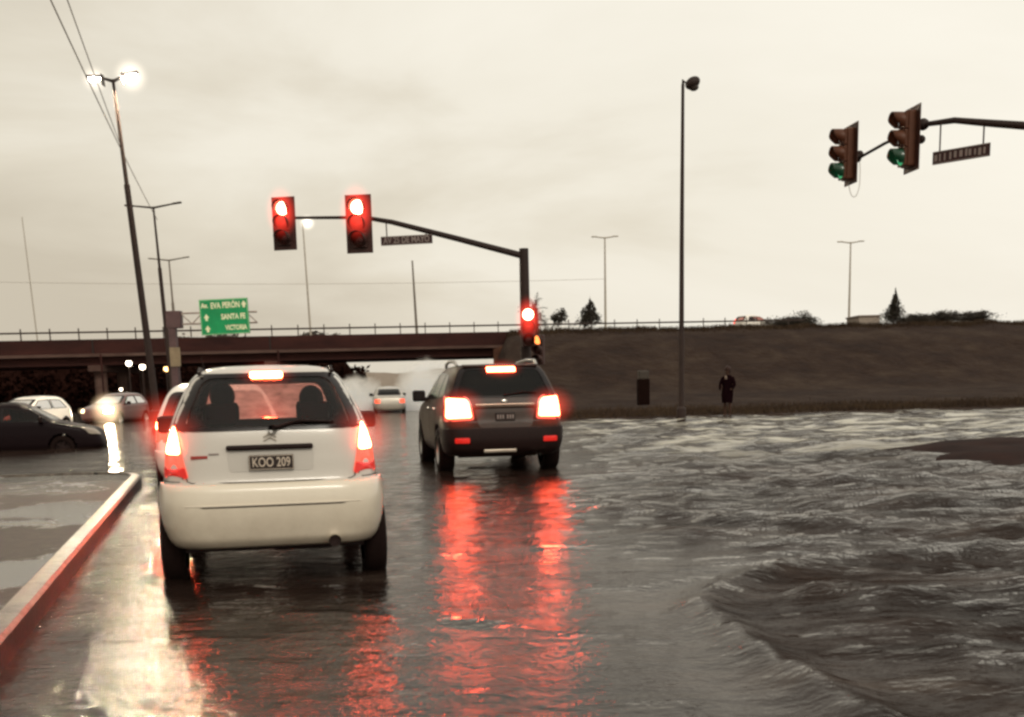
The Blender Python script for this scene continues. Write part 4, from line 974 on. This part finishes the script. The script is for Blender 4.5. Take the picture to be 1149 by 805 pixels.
# hatch panel line, plate recess with handle, number plate, badge, wiper, exhaust
def line_on(s, pts, off, r, name, m, t, face='rear'):
    bm = bmesh.new(); tube(bm, [(x, s.rear(x, z) - off, z) for x, z in pts], r, r, 5); return mesh_obj(name, bm, m, t)
hl = [(-.68, 1.03), (-.63, .95), (-.595, .8), (-.58, .705), (-.55, .692), (-.3, .688), (0, .686), (.3, .688), (.55, .692), (.58, .705), (.595, .8), (.63, .95), (.68, 1.03)]
line_on(hs, rounded(hl, .01, 2)[:-12] if False else hl, .001, .004, 'hatch_seam', MT['gap'], hc)
mesh_obj('plate_recess', patch(hs, 'rear', rounded([(-.29, .76), (.29, .76), (.30, .90), (-.30, .90)], .03), .003, 4), paint('recess_shade_paint', (.43, .395, .35)), hc, smooth=True)  # flat patch: recess shade put into a darker copy of the body paint
bm = bmesh.new(); box(bm, -.005, hs.rear(0, .925) - .012, .927, .60, .05, .036, bevel=.014); mesh_obj('handle', bm, MT['plastic'], hc)
yp = hs.rear(0, .83) - .03; ZP = .823
bm = bmesh.new(); box(bm, 0, yp, ZP, .31, .012, .105, bevel=.006); pl = mesh_obj('number_plate', bm, MT['plate'], hc)
bm = bmesh.new()
for a in ((.30, .004, 0, ZP + .047), (.30, .004, 0, ZP - .047)): box(bm, a[2], yp - .0075, a[3], a[0], .003, a[1])
for xx in (-.150, .150): box(bm, xx, yp - .0075, ZP, .004, .003, .09)
mesh_obj('border', bm, MT['letter'], pl)
text_mesh('lettering', 'KOO 209', .092, MT['letter'], pl, Matrix.Translation((0, yp - .009, ZP - .002)) @ FACE, .26, .001)
bm = bmesh.new()
for zz in (1.008, .983):
    for sg_ in (-1, 1): box(bm, sg_ * .022, hs.rear(0, zz) - .006, zz, .052, .012, .011, Euler((0, sg_ * .55, 0)).to_matrix(), bevel=.002)
mesh_obj('badge', bm, mat('badge_metal', (.45, .40, .34), rough=.4, metal=.3), hc)
bm = bmesh.new(); box(bm, -.49, hs.rear(-.49, .865) - .004, .868, .115, .008, .022, Euler((0, 0, -.06)).to_matrix(), bevel=.003); mesh_obj('model_badge', bm, mat('red_badge', (.35, .05, .04)), hc)
bm = bmesh.new(); box(bm, -.39, hs.rear(-.39, .885) - .004, .888, .07, .006, .012, bevel=.002); mesh_obj('trim_badge', bm, MT['grey_letter'], hc)
bm = bmesh.new(); tube(bm, [(.02, hs.rear(.02, 1.03) - .03, 1.055), (.2, hs.rear(.2, 1.10) - .025, 1.105), (.45, hs.rear(.45, 1.09) - .025, 1.09)], .012, .008, 6); lathe(bm, [(.03, -.03), (.03, .02), (.001, .025)], 'y', 12, (.02, hs.rear(.02, 1.05) - .02, 1.05)); mesh_obj('wiper', bm, MT['plastic'], hc)
bm = bmesh.new(); lathe(bm, [(.030, .15), (.034, -.03), (.044, -.05), (.044, .12)], 'y', 20, (.41, -.01, .262)); ep = mesh_obj('exhaust_pipe', bm, MT['chrome'], hc)
bm = bmesh.new(); lathe(bm, [(.001, -.035), (.037, -.038)], 'y', 20, (.41, -.01, .262)); mesh_obj('bore_shade', bm, MT['plastic'], ep)  # dark disc stands in for the shade inside the pipe
line_on(hs, [(x, .535) for x in np.linspace(-.72, .72, 13)], .028, .006, 'bumper_crease', MT['bumper_lit'], hc)
line_on(hs, [(x, .523) for x in np.linspace(-.70, .70, 13)], .0235, .0035, 'crease_shadow', MT['gap'], hc)  # dark line drawn in as the shadow under the crease
for sg_ in (-1, 1):
    bm = bmesh.new(); tube(bm, [(sg_ * .47, .44, 1.445), (sg_ * .475, .7, 1.482), (sg_ * .47, 1.7, 1.47)], .014, .014, 6); mesh_obj('roof_strip', bm, MT['plastic'], hc)
for sg_ in (-1, 1):
    bm = bmesh.new(); tube(bm, [(sg_ * (hs.side(y_, .70) + .003), y_, .70) for y_ in np.linspace(.12, .38, 6)], .004, .004, 4); mesh_obj('wing_seam', bm, MT['gap'], hc)
    bm = bmesh.new(); tube(bm, [(x_ * sg_, hs.rear(x_, z_) - .003, z_) for x_, z_ in ((.61, .72), (.632, .86), (.648, .98), (.672, 1.10))], .004, .004, 4); mesh_obj('lamp_seam', bm, MT['gap'], hc)
bm = bmesh.new(); box(bm, 0, .55, .98, 1.25, .6, .03, bevel=.01); mesh_obj('parcel_shelf', bm, MT['seat'], hc)
bm = bmesh.new(); tube(bm, [(-.44, .62, 1.47), (-.45, .52, 1.56)], .006, .003, 5); mesh_obj('antenna', bm, MT['plastic'], hc)

# --- people: one continuous skinned body
def skinned(name, joints, edges, m, parent=None, root=0):
    me = bpy.data.meshes.new(name); me.from_pydata([j[0] for j in joints], edges, [])
    o = bpy.data.objects.new(name, me); COL.objects.link(o)
    md = o.modifiers.new('skin', 'SKIN'); md.use_smooth_shade = True
    for i, j in enumerate(joints):
        r = j[1] if isinstance(j[1], tuple) else (j[1], j[1]); me.skin_vertices[0].data[i].radius = r
    me.skin_vertices[0].data[root].use_root = True
    o.modifiers.new('sub', 'SUBSURF').levels = 2; o.modifiers['sub'].render_levels = 2
    dg = bpy.context.evaluated_depsgraph_get(); nm = bpy.data.meshes.new_from_object(o.evaluated_get(dg))
    bpy.data.objects.remove(o); nm.materials.clear(); nm.materials.append(m); nm.name = name
    for p in nm.polygons: p.use_smooth = True
    o = bpy.data.objects.new(name, nm); COL.objects.link(o)
    if parent: o.parent = parent
    return o
def seated(label, x, y, z, parent_rz):
    loc = hc.matrix_basis @ Vector((x, y, z)) if False else (Matrix.Translation(hc.location) @ Matrix.Rotation(HZ, 4, 'Z') @ Vector((x, y, z)))
    t = thing('person', label, 'person', loc, HZ, 'people inside the white hatchback')
    J = [((0, 0, 0), (.15, .13)), ((0, -.04, .2), (.15, .11)), ((0, -.07, .42), (.17, .11)), ((0, -.05, .53), .06), ((0, -.04, .62), .055), ((0, -.02, .70), (.085, .095)), ((0, -.01, .79), (.08, .09)),
         ((-.19, -.05, .46), .065), ((-.24, .08, .22), .048), ((-.16, .36, .26), .038), ((-.14, .44, .28), .035), ((.19, -.05, .46), .065), ((.24, .08, .22), .048), ((.16, .36, .26), .038), ((.14, .44, .28), .035),
         ((-.11, .22, .0), .08), ((-.13, .45, .05), .065), ((.11, .22, .0), .08), ((.13, .45, .05), .065)]
    E_ = [(0, 1), (1, 2), (2, 3), (3, 4), (4, 5), (5, 6), (2, 7), (7, 8), (8, 9), (9, 10), (2, 11), (11, 12), (12, 13), (13, 14), (0, 15), (15, 16), (0, 17), (17, 18)]
    skinned('body', J, E_, MT['coat'], t)
    bm = bmesh.new(); ball(bm, (0, -.04, .775), .112, 3, (.92, 1.05, 1.05)); mesh_obj('hair', bm, MT['hair'], t, smooth=True)
seated('dark silhouette of the driver seen through the rear window', -.36, 1.72, .50, 0)
seated('dark silhouette of the passenger seen through the rear window', .36, 1.72, .46, 0)

# --- grey-brown sport utility car, next lane
suv = dict(name='sport_utility_car', paint='suv', n=9,
    w=[(.30, .84), (.38, .90), (.55, .935), (.8, .94), (1.0, .925), (1.15, .89), (1.3, .83), (1.45, .765), (1.58, .69), (1.63, .64), (1.66, .55), (1.675, .38), (1.68, .12)],
    yr=[(.30, .14), (.42, .03), (.55, 0), (.7, .015), (.82, .08), (.95, .10), (1.15, .16), (1.35, .27), (1.6, .42), (1.63, .47), (1.66, .62), (1.68, 1.1)],
    yf=[(.30, 4.35), (.5, 4.55), (.8, 4.5), (.95, 4.3), (1.05, 3.9), (1.12, 3.5), (1.2, 3.2), (1.4, 2.8), (1.6, 2.35), (1.65, 2.0), (1.68, 1.5)],
    rear_glass=[(-.77, 1.18), (.77, 1.18), (.60, 1.60), (-.60, 1.60)], front_glass=[(-.76, 1.2), (.76, 1.2), (.6, 1.57), (-.6, 1.57)],
    side_glass=[[(.55, 1.2), (1.2, 1.16), (1.2, 1.53), (.8, 1.5)], [(1.27, 1.16), (2.05, 1.15), (2.05, 1.55), (1.27, 1.54)], [(2.12, 1.15), (3.15, 1.14), (2.55, 1.5), (2.12, 1.55)]],
    bumper=(.32, .72, .02, 'plastic'), wheels=(.95, 3.65), wr=.36, belt=1.12, seats=(1.5, 2.4), mirror=(2.95, 1.15, MT['plastic'], (.22, .12, .19)), wx=.10, ww=.24, glass='glass_dark', res=(.016, 340), frit=.93)
sc_, ss = build_car('dark brown grey SUV with glowing brake lights, ahead in the right lane', 'car', (-.03, 18.05, 0), R(9.8), suv)
sc_.scale = (1.03, 1.03, 1.03); sc_.location.z = -.04
for f_ in (lambda q: q, mx_):
    tl = lamp(ss, sc_, 'tail_lamp', 'rear', f_([(-.905, .82), (-.47, .84), (-.515, 1.10), (-.57, 1.19), (-.875, 1.21)]), MT['lamp_mid'], .010, .04)
    lamp(ss, sc_, 'brake_lens', 'rear', f_([(-.885, .865), (-.505, .875), (-.545, 1.085), (-.59, 1.155), (-.86, 1.175)]), MT['suv_red'], .022, .04, .42, None, .012, (1.1, .4, .85), tl)
    lamp(ss, sc_, 'reflector', 'rear', f_([(-.78, .50), (-.56, .50), (-.56, .58), (-.78, .58)]), lit('reflector_glow', (1, .04, .02), .3, base=(.5, .01, .01)), .035, .02)
lamp(ss, sc_, 'third_brake_light', 'rear', [(-.22, 1.545), (.22, 1.545), (.22, 1.625), (-.22, 1.625)], MT['suv_red'], .03, .02, .26, None, .03, (1.5, .4, .7))
mesh_obj('plate_recess', patch(ss, 'rear', rounded([(-.40, .72), (.40, .72), (.46, 1.0), (-.46, 1.0)], .06), .004, 4), mat('recess_grey', (.05, .033, .026), rough=.4), sc_, smooth=True)
bm = bmesh.new(); box(bm, 0, ss.rear(0, 1.04) - .02, 1.045, .92, .03, .06, bevel=.012); mesh_obj('chrome_strip', bm, mat('strip_metal', (.2, .14, .11), rough=.25, metal=.9), sc_)
yp = ss.rear(0, .87) - .02
bm = bmesh.new(); box(bm, 0, yp, .88, .30, .014, .13, bevel=.006); pl = mesh_obj('number_plate', bm, MT['plate'], sc_)
for k, xx in enumerate((-.115, -.075, -.035, .035, .075, .115)):
    bm = bmesh.new(); box(bm, xx, yp - .009, .88, .022, .004, .06); mesh_obj('character', bm, MT['grey_letter'], pl)
bm = bmesh.new(); bmesh.ops.create_uvsphere(bm, u_segments=14, v_segments=8, radius=1, matrix=Matrix.Translation((0, ss.rear(0, 1.12) - .01, 1.11)) @ Matrix.Diagonal((.05, .015, .025, 1))); mesh_obj('badge', bm, MT['chrome'], sc_)
bm = bmesh.new(); box(bm, -.1, ss.rear(0, .4) - .03, .375, .5, .02, .05, bevel=.012); mesh_obj('skid_plate', bm, mat('skid_metal', (.4, .34, .28), rough=.35, metal=.6), sc_)
for xx in (.42, .55):
    bm = bmesh.new(); lathe(bm, [(.035, .2), (.04, -.02), (.05, -.04), (.05, .2)], 'y', 16, (xx, .03, .34)); mesh_obj('exhaust_pipe', bm, MT['chrome'], sc_)
for sg_ in (-1, 1):
    bm = bmesh.new(); tube(bm, [(sg_ * .62, .75, 1.64), (sg_ * .63, .95, 1.715), (sg_ * .63, 1.6, 1.735), (sg_ * .6, 2.3, 1.70), (sg_ * .58, 2.45, 1.62)], .028, .024, 8); mesh_obj('roof_rail', bm, MT['rim'], sc_)
bm = bmesh.new(); box(bm, 0, ss.rear(0, 1.64) + .0, 1.645, 1.15, .16, .03, Euler((.1, 0, 0)).to_matrix(), bevel=.012); mesh_obj('roof_spoiler', bm, MT['suv'], sc_)
bm = bmesh.new(); tube(bm, [(.0, ss.rear(0, 1.19) - .03, 1.2), (.3, ss.rear(.3, 1.24) - .02, 1.24), (.5, ss.rear(.5, 1.23) - .02, 1.23)], .014, .01, 6); mesh_obj('wiper', bm, MT['plastic'], sc_)
for yy in (1.235, 2.085, 3.15):
    for sg_ in (-1, 1):
        bm = bmesh.new(); tube(bm, [(sg_ * (ss.side(yy, z) + .001), yy, z) for z in np.linspace(.5, 1.13, 8)], .004, .004, 4); mesh_obj('door_seam', bm, MT['gap'], sc_)
        if yy < 3:
            bm = bmesh.new(); box(bm, sg_ * (ss.side(yy + .12, 1.0) + .02), yy + .14, 1.0, .03, .2, .03, bevel=.01); mesh_obj('door_handle', bm, MT['chrome'], sc_)

# --- white car ahead on the left, half hidden
small = dict(name='car', paint='white2', n=7,
    w=[(.20, .70), (.26, .78), (.4, .83), (.6, .845), (.85, .83), (1.0, .80), (1.1, .76), (1.25, .69), (1.36, .62), (1.43, .54), (1.47, .4), (1.485, .12)],
    yr=[(.20, .12), (.3, .03), (.5, 0.0), (.70, .03), (.9, .06), (1.0, .09), (1.2, .25), (1.36, .42), (1.44, .6), (1.485, 1.0)],
    yf=[(.20, 3.95), (.35, 4.05), (.6, 4.0), (.75, 3.9), (.85, 3.6), (.95, 3.05), (1.15, 2.6), (1.36, 2.1), (1.43, 1.85), (1.485, 1.3)],
    rear_glass=[(-.69, 1.0), (.69, 1.0), (.55, 1.35), (-.55, 1.35)], front_glass=[(-.69, 1.0), (.69, 1.0), (.54, 1.35), (-.54, 1.35)],
    side_glass=[[(.55, 1.0), (1.4, .98), (1.4, 1.34), (.78, 1.31)], [(1.47, .98), (2.65, .97), (2.1, 1.3), (1.47, 1.34)]],
    bumper=(.22, .60, .02, 'white2'), wheels=(.68, 3.2), wr=.3, belt=.97, seats=(1.2, 2.0), mirror=(2.45, .98, MT['plastic']), wx=.1, res=(.022, 240))
wc, ws = build_car('white car partly hidden in front of the white hatchback, its left brake light lit', 'car', (-3.80, 15.3, 0), R(13.0), small)
for f_ in (lambda q: q, mx_):
    tl = lamp(ws, wc, 'tail_lamp', 'rear', f_([(-.82, .70), (-.55, .72), (-.52, .95), (-.62, 1.02), (-.80, 1.0)]), MT['lamp_mid'], .010, .04)
    lamp(ws, wc, 'brake_lens', 'rear', f_([(-.805, .88), (-.56, .86), (-.54, .95), (-.62, 1.01), (-.79, .99)]), MT['lamp_hot'], .022, .03, .5, None, .012, (1, .4, 1), tl)
lamp(ws, wc, 'third_brake_light', 'rear', [(-.14, 1.34), (.14, 1.34), (.14, 1.39), (-.14, 1.39)], MT['lamp_hot'], .02, .02, .25, None, .03)
bm = bmesh.new(); box(bm, 0, ws.rear(0, .75) - .02, .76, .3, .014, .12, bevel=.006); mesh_obj('number_plate', bm, MT['plate'], wc)

# --- far traffic
def variant(**k):
    d = dict(small); d.update(k); return d
far = dict(res=(.03, 160), bumper=None)
def headlamps(s, t, gr=.5, gm=None, m=None, both=(-1, 1)):
    for sg_ in both:
        ol = [(sg_ * .78, .62), (sg_ * .5, .60), (sg_ * .52, .76), (sg_ * .76, .80)]
        if sg_ > 0: ol = ol[::-1]
        lamp(s, t, 'headlamp', 'front', ol, m or MT['head_hot'], .02, .04, gr, gm or MT['halo_warm'], .02, (1, .5, 1))
sedan_spec = variant(name='sedan', paint='dark_car', glass='glass_dark',
    yr=[(.20, .12), (.3, .03), (.5, 0.0), (.8, .05), (.93, .15), (.97, .75), (1.15, 1.0), (1.33, 1.45), (1.40, 1.75), (1.45, 2.1)],
    yf=[(.20, 4.25), (.35, 4.38), (.6, 4.3), (.75, 4.15), (.86, 3.7), (.95, 3.3), (1.15, 2.95), (1.33, 2.6), (1.4, 2.45), (1.45, 2.25)],
    w=[(.20, .70), (.26, .78), (.4, .83), (.6, .845), (.85, .83), (.97, .79), (1.15, .71), (1.3, .63), (1.38, .55), (1.43, .4), (1.45, .12)],
    rear_glass=[(-.6, 1.0), (.6, 1.0), (.52, 1.3), (-.52, 1.3)], front_glass=[(-.62, 1.0), (.62, 1.0), (.52, 1.3), (-.52, 1.3)],
    side_glass=[[(1.2, .98), (1.95, .97), (1.95, 1.31), (1.5, 1.28)], [(2.02, .97), (3.1, .96), (2.65, 1.26), (2.02, 1.31)]], wheels=(.85, 3.4), seats=(1.7, 2.4), mirror=(2.95, .97, MT['plastic']), **far)
dc, ds = build_car('dark saloon crossing at the left edge with water up to its sills', 'car', (-14.7, 29.4, -.27), R(-78), dict(sedan_spec, res=(.022, 260), rim='plastic'))
for f_ in (lambda q: q, mx_): lamp(ds, dc, 'tail_lamp', 'rear', f_([(-.8, .66), (-.55, .68), (-.55, .86), (-.78, .88)]), MT['lamp_mid'], .012, .03)
for sg_ in (-1, 1):
    ol = [(sg_ * .78, .62), (sg_ * .5, .60), (sg_ * .52, .76), (sg_ * .76, .80)]
    lamp(ds, dc, 'headlamp', 'front', ol[::-1] if sg_ > 0 else ol, lit('dim_headlamp', (1, .8, .5), .15, base=(.1, .08, .07)), .02, .04)
vc, vs_ = build_car('white car facing us with its headlights on, behind the dark saloon', 'car', (-18.75, 49.0, -.2), R(164), variant(paint='white2', **far)); headlamps(vs_, vc, .3)
vc2, vs2 = build_car('dark red car with one dazzling headlight, beside the white oncoming car', 'car', (-18.2, 57.5, -.15), R(170), variant(paint='red_car', **far)); headlamps(vs2, vc2, .95, m=lit('dazzling_headlamp', (1.0, .80, .52), 900.0, base=(.6, .5, .4)), both=(-1,)); headlamps(vs2, vc2, .2, m=lit('weak_headlamp', (1, .7, .4), 4, base=(.4, .3, .2)), both=(1,))
sv, sv_s = build_car('small silver saloon driving off through spray between the two nearest cars', 'car', (-6.15, 61.3, -.1), R(8), dict(sedan_spec, paint='silver', glass='glass_dark'))
for f_ in (lambda q: q, mx_): lamp(sv_s, sv, 'tail_lamp', 'rear', f_([(-.8, .58), (-.5, .58), (-.5, .78), (-.78, .80)]), lit('dim_tail', (1, .12, .05), 1.3, base=(.5, .03, .02)), .012, .03)
lamp(sv_s, sv, 'headlight_reflection', 'rear', [(-.6, 1.08), (-.42, 1.08), (-.42, 1.26), (-.6, 1.26)], MT['chrome'], .02, .03) if False else None
hv, hv_s = build_car('pale car passing on the highway above the bank with a red light', 'car', (21.0, 107.5, 5.5), R(-60), variant(paint='white2', **far)); lamp(hv_s, hv, 'tail_lamp', 'rear', [(-.82, .70), (-.45, .72), (-.42, 1.15), (-.80, 1.15)], lit('far_tail', (1, .1, .06), 1.8, base=(.5, .03, .02)), .02, .03)
# low flat building beyond the crest
bt = thing('building', 'tiny pale flat roofed building top beyond the crest left of the cypress', 'building', (33.7, 112, 0))
bm = bmesh.new(); box(bm, 0, 0, 3.3, 1.9, 4, 6.8); mesh_obj('wall', bm, mat('far_wall', (.36, .3, .25), rough=.8), bt)
bm = bmesh.new(); box(bm, 0, 0, 6.76, 2.1, 4.2, .14); mesh_obj('roof', bm, mat('far_roof', (.22, .17, .14)), bt)

# --- litter bin on the verge
t = thing('litter_bin', 'dark upright bin with a pale top panel on the grass verge', 'bin', (5.95, 51.5, bank_h(5.95, 51.5)), R(4))
z_ = .0
bm = bmesh.new(); box(bm, 0, 0, .68, .52, .4, 1.12, bevel=.04); mesh_obj('body', bm, mat('bin_dark', (.010, .004, .003), rough=.9, spec=.05), t)
bm = bmesh.new(); box(bm, 0, 0, 1.42, .46, .38, .38, bevel=.05); mesh_obj('hood', bm, mat('bin_hood', (.05, .04, .032), rough=.6), t)
bm = bmesh.new(); box(bm, .22, .1, .95, .05, .05, 1.5); mesh_obj('post', bm, MT['pole'], t)

# --- person standing at the edge of the flood
zf = bank_h(8.0, 42.9)
t = thing('person', 'person in a dark knee length coat with bare shins standing at the flood edge', 'person', (7.98, 42.6, .0), R(150))
J = [((0, 0, .95), (.13, .10)), ((0, .01, 1.15), (.13, .095)), ((0, 0, 1.36), (.15, .10)), ((0, .01, 1.48), .055), ((0, .02, 1.55), .055), ((0, .03, 1.62), (.075, .085)), ((0, .03, 1.70), (.07, .08)),
     ((-.17, 0, 1.40), .06), ((-.24, .02, 1.14), .047), ((-.20, .16, .98), .036), ((-.17, .2, .95), .03), ((.17, 0, 1.40), .06), ((.24, .02, 1.14), .047), ((.19, .14, 1.0), .036), ((.16, .18, .99), .03),
     ((-.09, 0, .86), .085), ((-.10, .02, .48), .058), ((-.10, -.01, .28), .05), ((-.10, -.02, .08), .034), ((-.11, .1, .03), .032), ((.09, 0, .86), .085), ((.09, .02, .48), .058), ((.09, -.01, .28), .05), ((.09, -.03, .08), .034), ((.10, .09, .03), .032)]
E_ = [(0, 1), (1, 2), (2, 3), (3, 4), (4, 5), (5, 6), (2, 7), (7, 8), (8, 9), (9, 10), (2, 11), (11, 12), (12, 13), (13, 14), (0, 15), (15, 16), (16, 17), (17, 18), (18, 19), (0, 20), (20, 21), (21, 22), (22, 23), (23, 24)]
skinned('body', J, E_, mat('shaded_skin', (.06, .03, .02), rough=.8), t)
bm = bmesh.new(); seg = 22; rings = []
for z, rx, ry, yo in ((.50, .19, .17, .01), (.6, .2, .175, .01), (.8, .215, .18, 0), (.95, .20, .16, 0), (1.1, .185, .145, 0), (1.25, .2, .15, 0), (1.38, .225, .14, 0), (1.45, .16, .11, 0), (1.49, .085, .085, .01)):
    rings.append([bm.verts.new((rx * math.cos(2 * math.pi * k / seg) * (1 + .05 * math.sin(5 * 2 * math.pi * k / seg) * (z < .9)), yo + ry * math.sin(2 * math.pi * k / seg), z)) for k in range(seg)])
for a, b_ in zip(rings[:-1], rings[1:]):
    for k in range(seg): bm.faces.new((a[k], a[(k + 1) % seg], b_[(k + 1) % seg], b_[k]))
for sg_ in (-1, 1): tube(bm, [(sg_ * .16, 0, 1.40), (sg_ * .25, .02, 1.2), (sg_ * .262, .03, 1.12), (sg_ * .215, .15, .99)], .075, .055, 10)
mesh_obj('coat', bm, MT['coat'], t, smooth=True)
bm = bmesh.new(); ball(bm, (0, .0, 1.69), .115, 3, (.95, 1.0, 1.1)); ball(bm, (0, -.05, 1.6), .09, 2, (1, .7, 1.1)); mesh_obj('hair', bm, mat('reddish_hair', (.03, .012, .008)), t, smooth=True)
bm = bmesh.new(); box(bm, .02, .13, 1.40, .07, .03, .14, Euler((.1, .3, 0)).to_matrix(), bevel=.012); mesh_obj('scarf', bm, MT['scarf'], t)

# ------------------------------------------------------------------ tyre spray hanging in the air
m_sp = bpy.data.materials.new('spray'); m_sp.use_nodes = True; nt = m_sp.node_tree; nt.nodes.clear()
o_ = N(nt, 'ShaderNodeOutputMaterial'); pv = N(nt, 'ShaderNodeVolumeScatter'); pv.inputs['Color'].default_value = (.95, .9, .82, 1); pv.inputs['Anisotropy'].default_value = .2
tc = N(nt, 'ShaderNodeTexCoord'); no = N(nt, 'ShaderNodeTexNoise', Scale=2.6, Detail=5.0, Roughness=.6); nt.links.new(tc.outputs['Object'], no.inputs['Vector'])
ln = N(nt, 'ShaderNodeVectorMath', operation='LENGTH'); nt.links.new(tc.outputs['Object'], ln.inputs[0])
a_ = N(nt, 'ShaderNodeMath', operation='SUBTRACT'); a_.inputs[0].default_value = 1.22; nt.links.new(ln.outputs['Value'], a_.inputs[1])
b_ = N(nt, 'ShaderNodeMath', operation='SUBTRACT'); nt.links.new(a_.outputs[0], b_.inputs[0]); nt.links.new(no.outputs[0], b_.inputs[1])
c_ = N(nt, 'ShaderNodeMath', operation='MULTIPLY', use_clamp=False); nt.links.new(b_.outputs[0], c_.inputs[0]); c_.inputs[1].default_value = 3.2
d_ = N(nt, 'ShaderNodeMath', operation='MAXIMUM'); nt.links.new(c_.outputs[0], d_.inputs[0]); d_.inputs[1].default_value = 0.0
nt.links.new(d_.outputs[0], pv.inputs['Density']); nt.links.new(pv.outputs[0], o_.inputs['Volume'])
for (x, y, z, rx, ry, rz_) in ((-4.6, 66, .9, 2.6, 3, 2.7), (-8.9, 68, .6, 2.6, 3, 2.0), (-6.2, 64.5, .1, 5.5, 2.5, 1.1)):
    o = mesh_obj('spray', ball(bmesh.new(), (0, 0, 0), 1, 3), m_sp); o.location = (x, y, z); o.scale = (rx, ry, rz_); tag(o, 'pale cloud of tyre spray beyond the small silver saloon', 'spray', 'spray clouds', kind='stuff')

# ------------------------------------------------------------------ render settings
S.view_settings.view_transform = 'Standard'; S.view_settings.look = 'None'; S.view_settings.exposure = 0; S.view_settings.gamma = 1
S.cycles.use_denoising = True
try: S.cycles.denoiser = 'OPENIMAGEDENOISE'
except Exception: pass
S.cycles.filter_width = 2.7
S.cycles.max_bounces = 8; S.cycles.transparent_max_bounces = 16; S.cycles.volume_bounces = 4
S.cycles.sample_clamp_indirect = 80.0; S.cycles.caustics_reflective = True
S.cycles.volume_step_rate = 1.0; S.cycles.volume_max_steps = 64
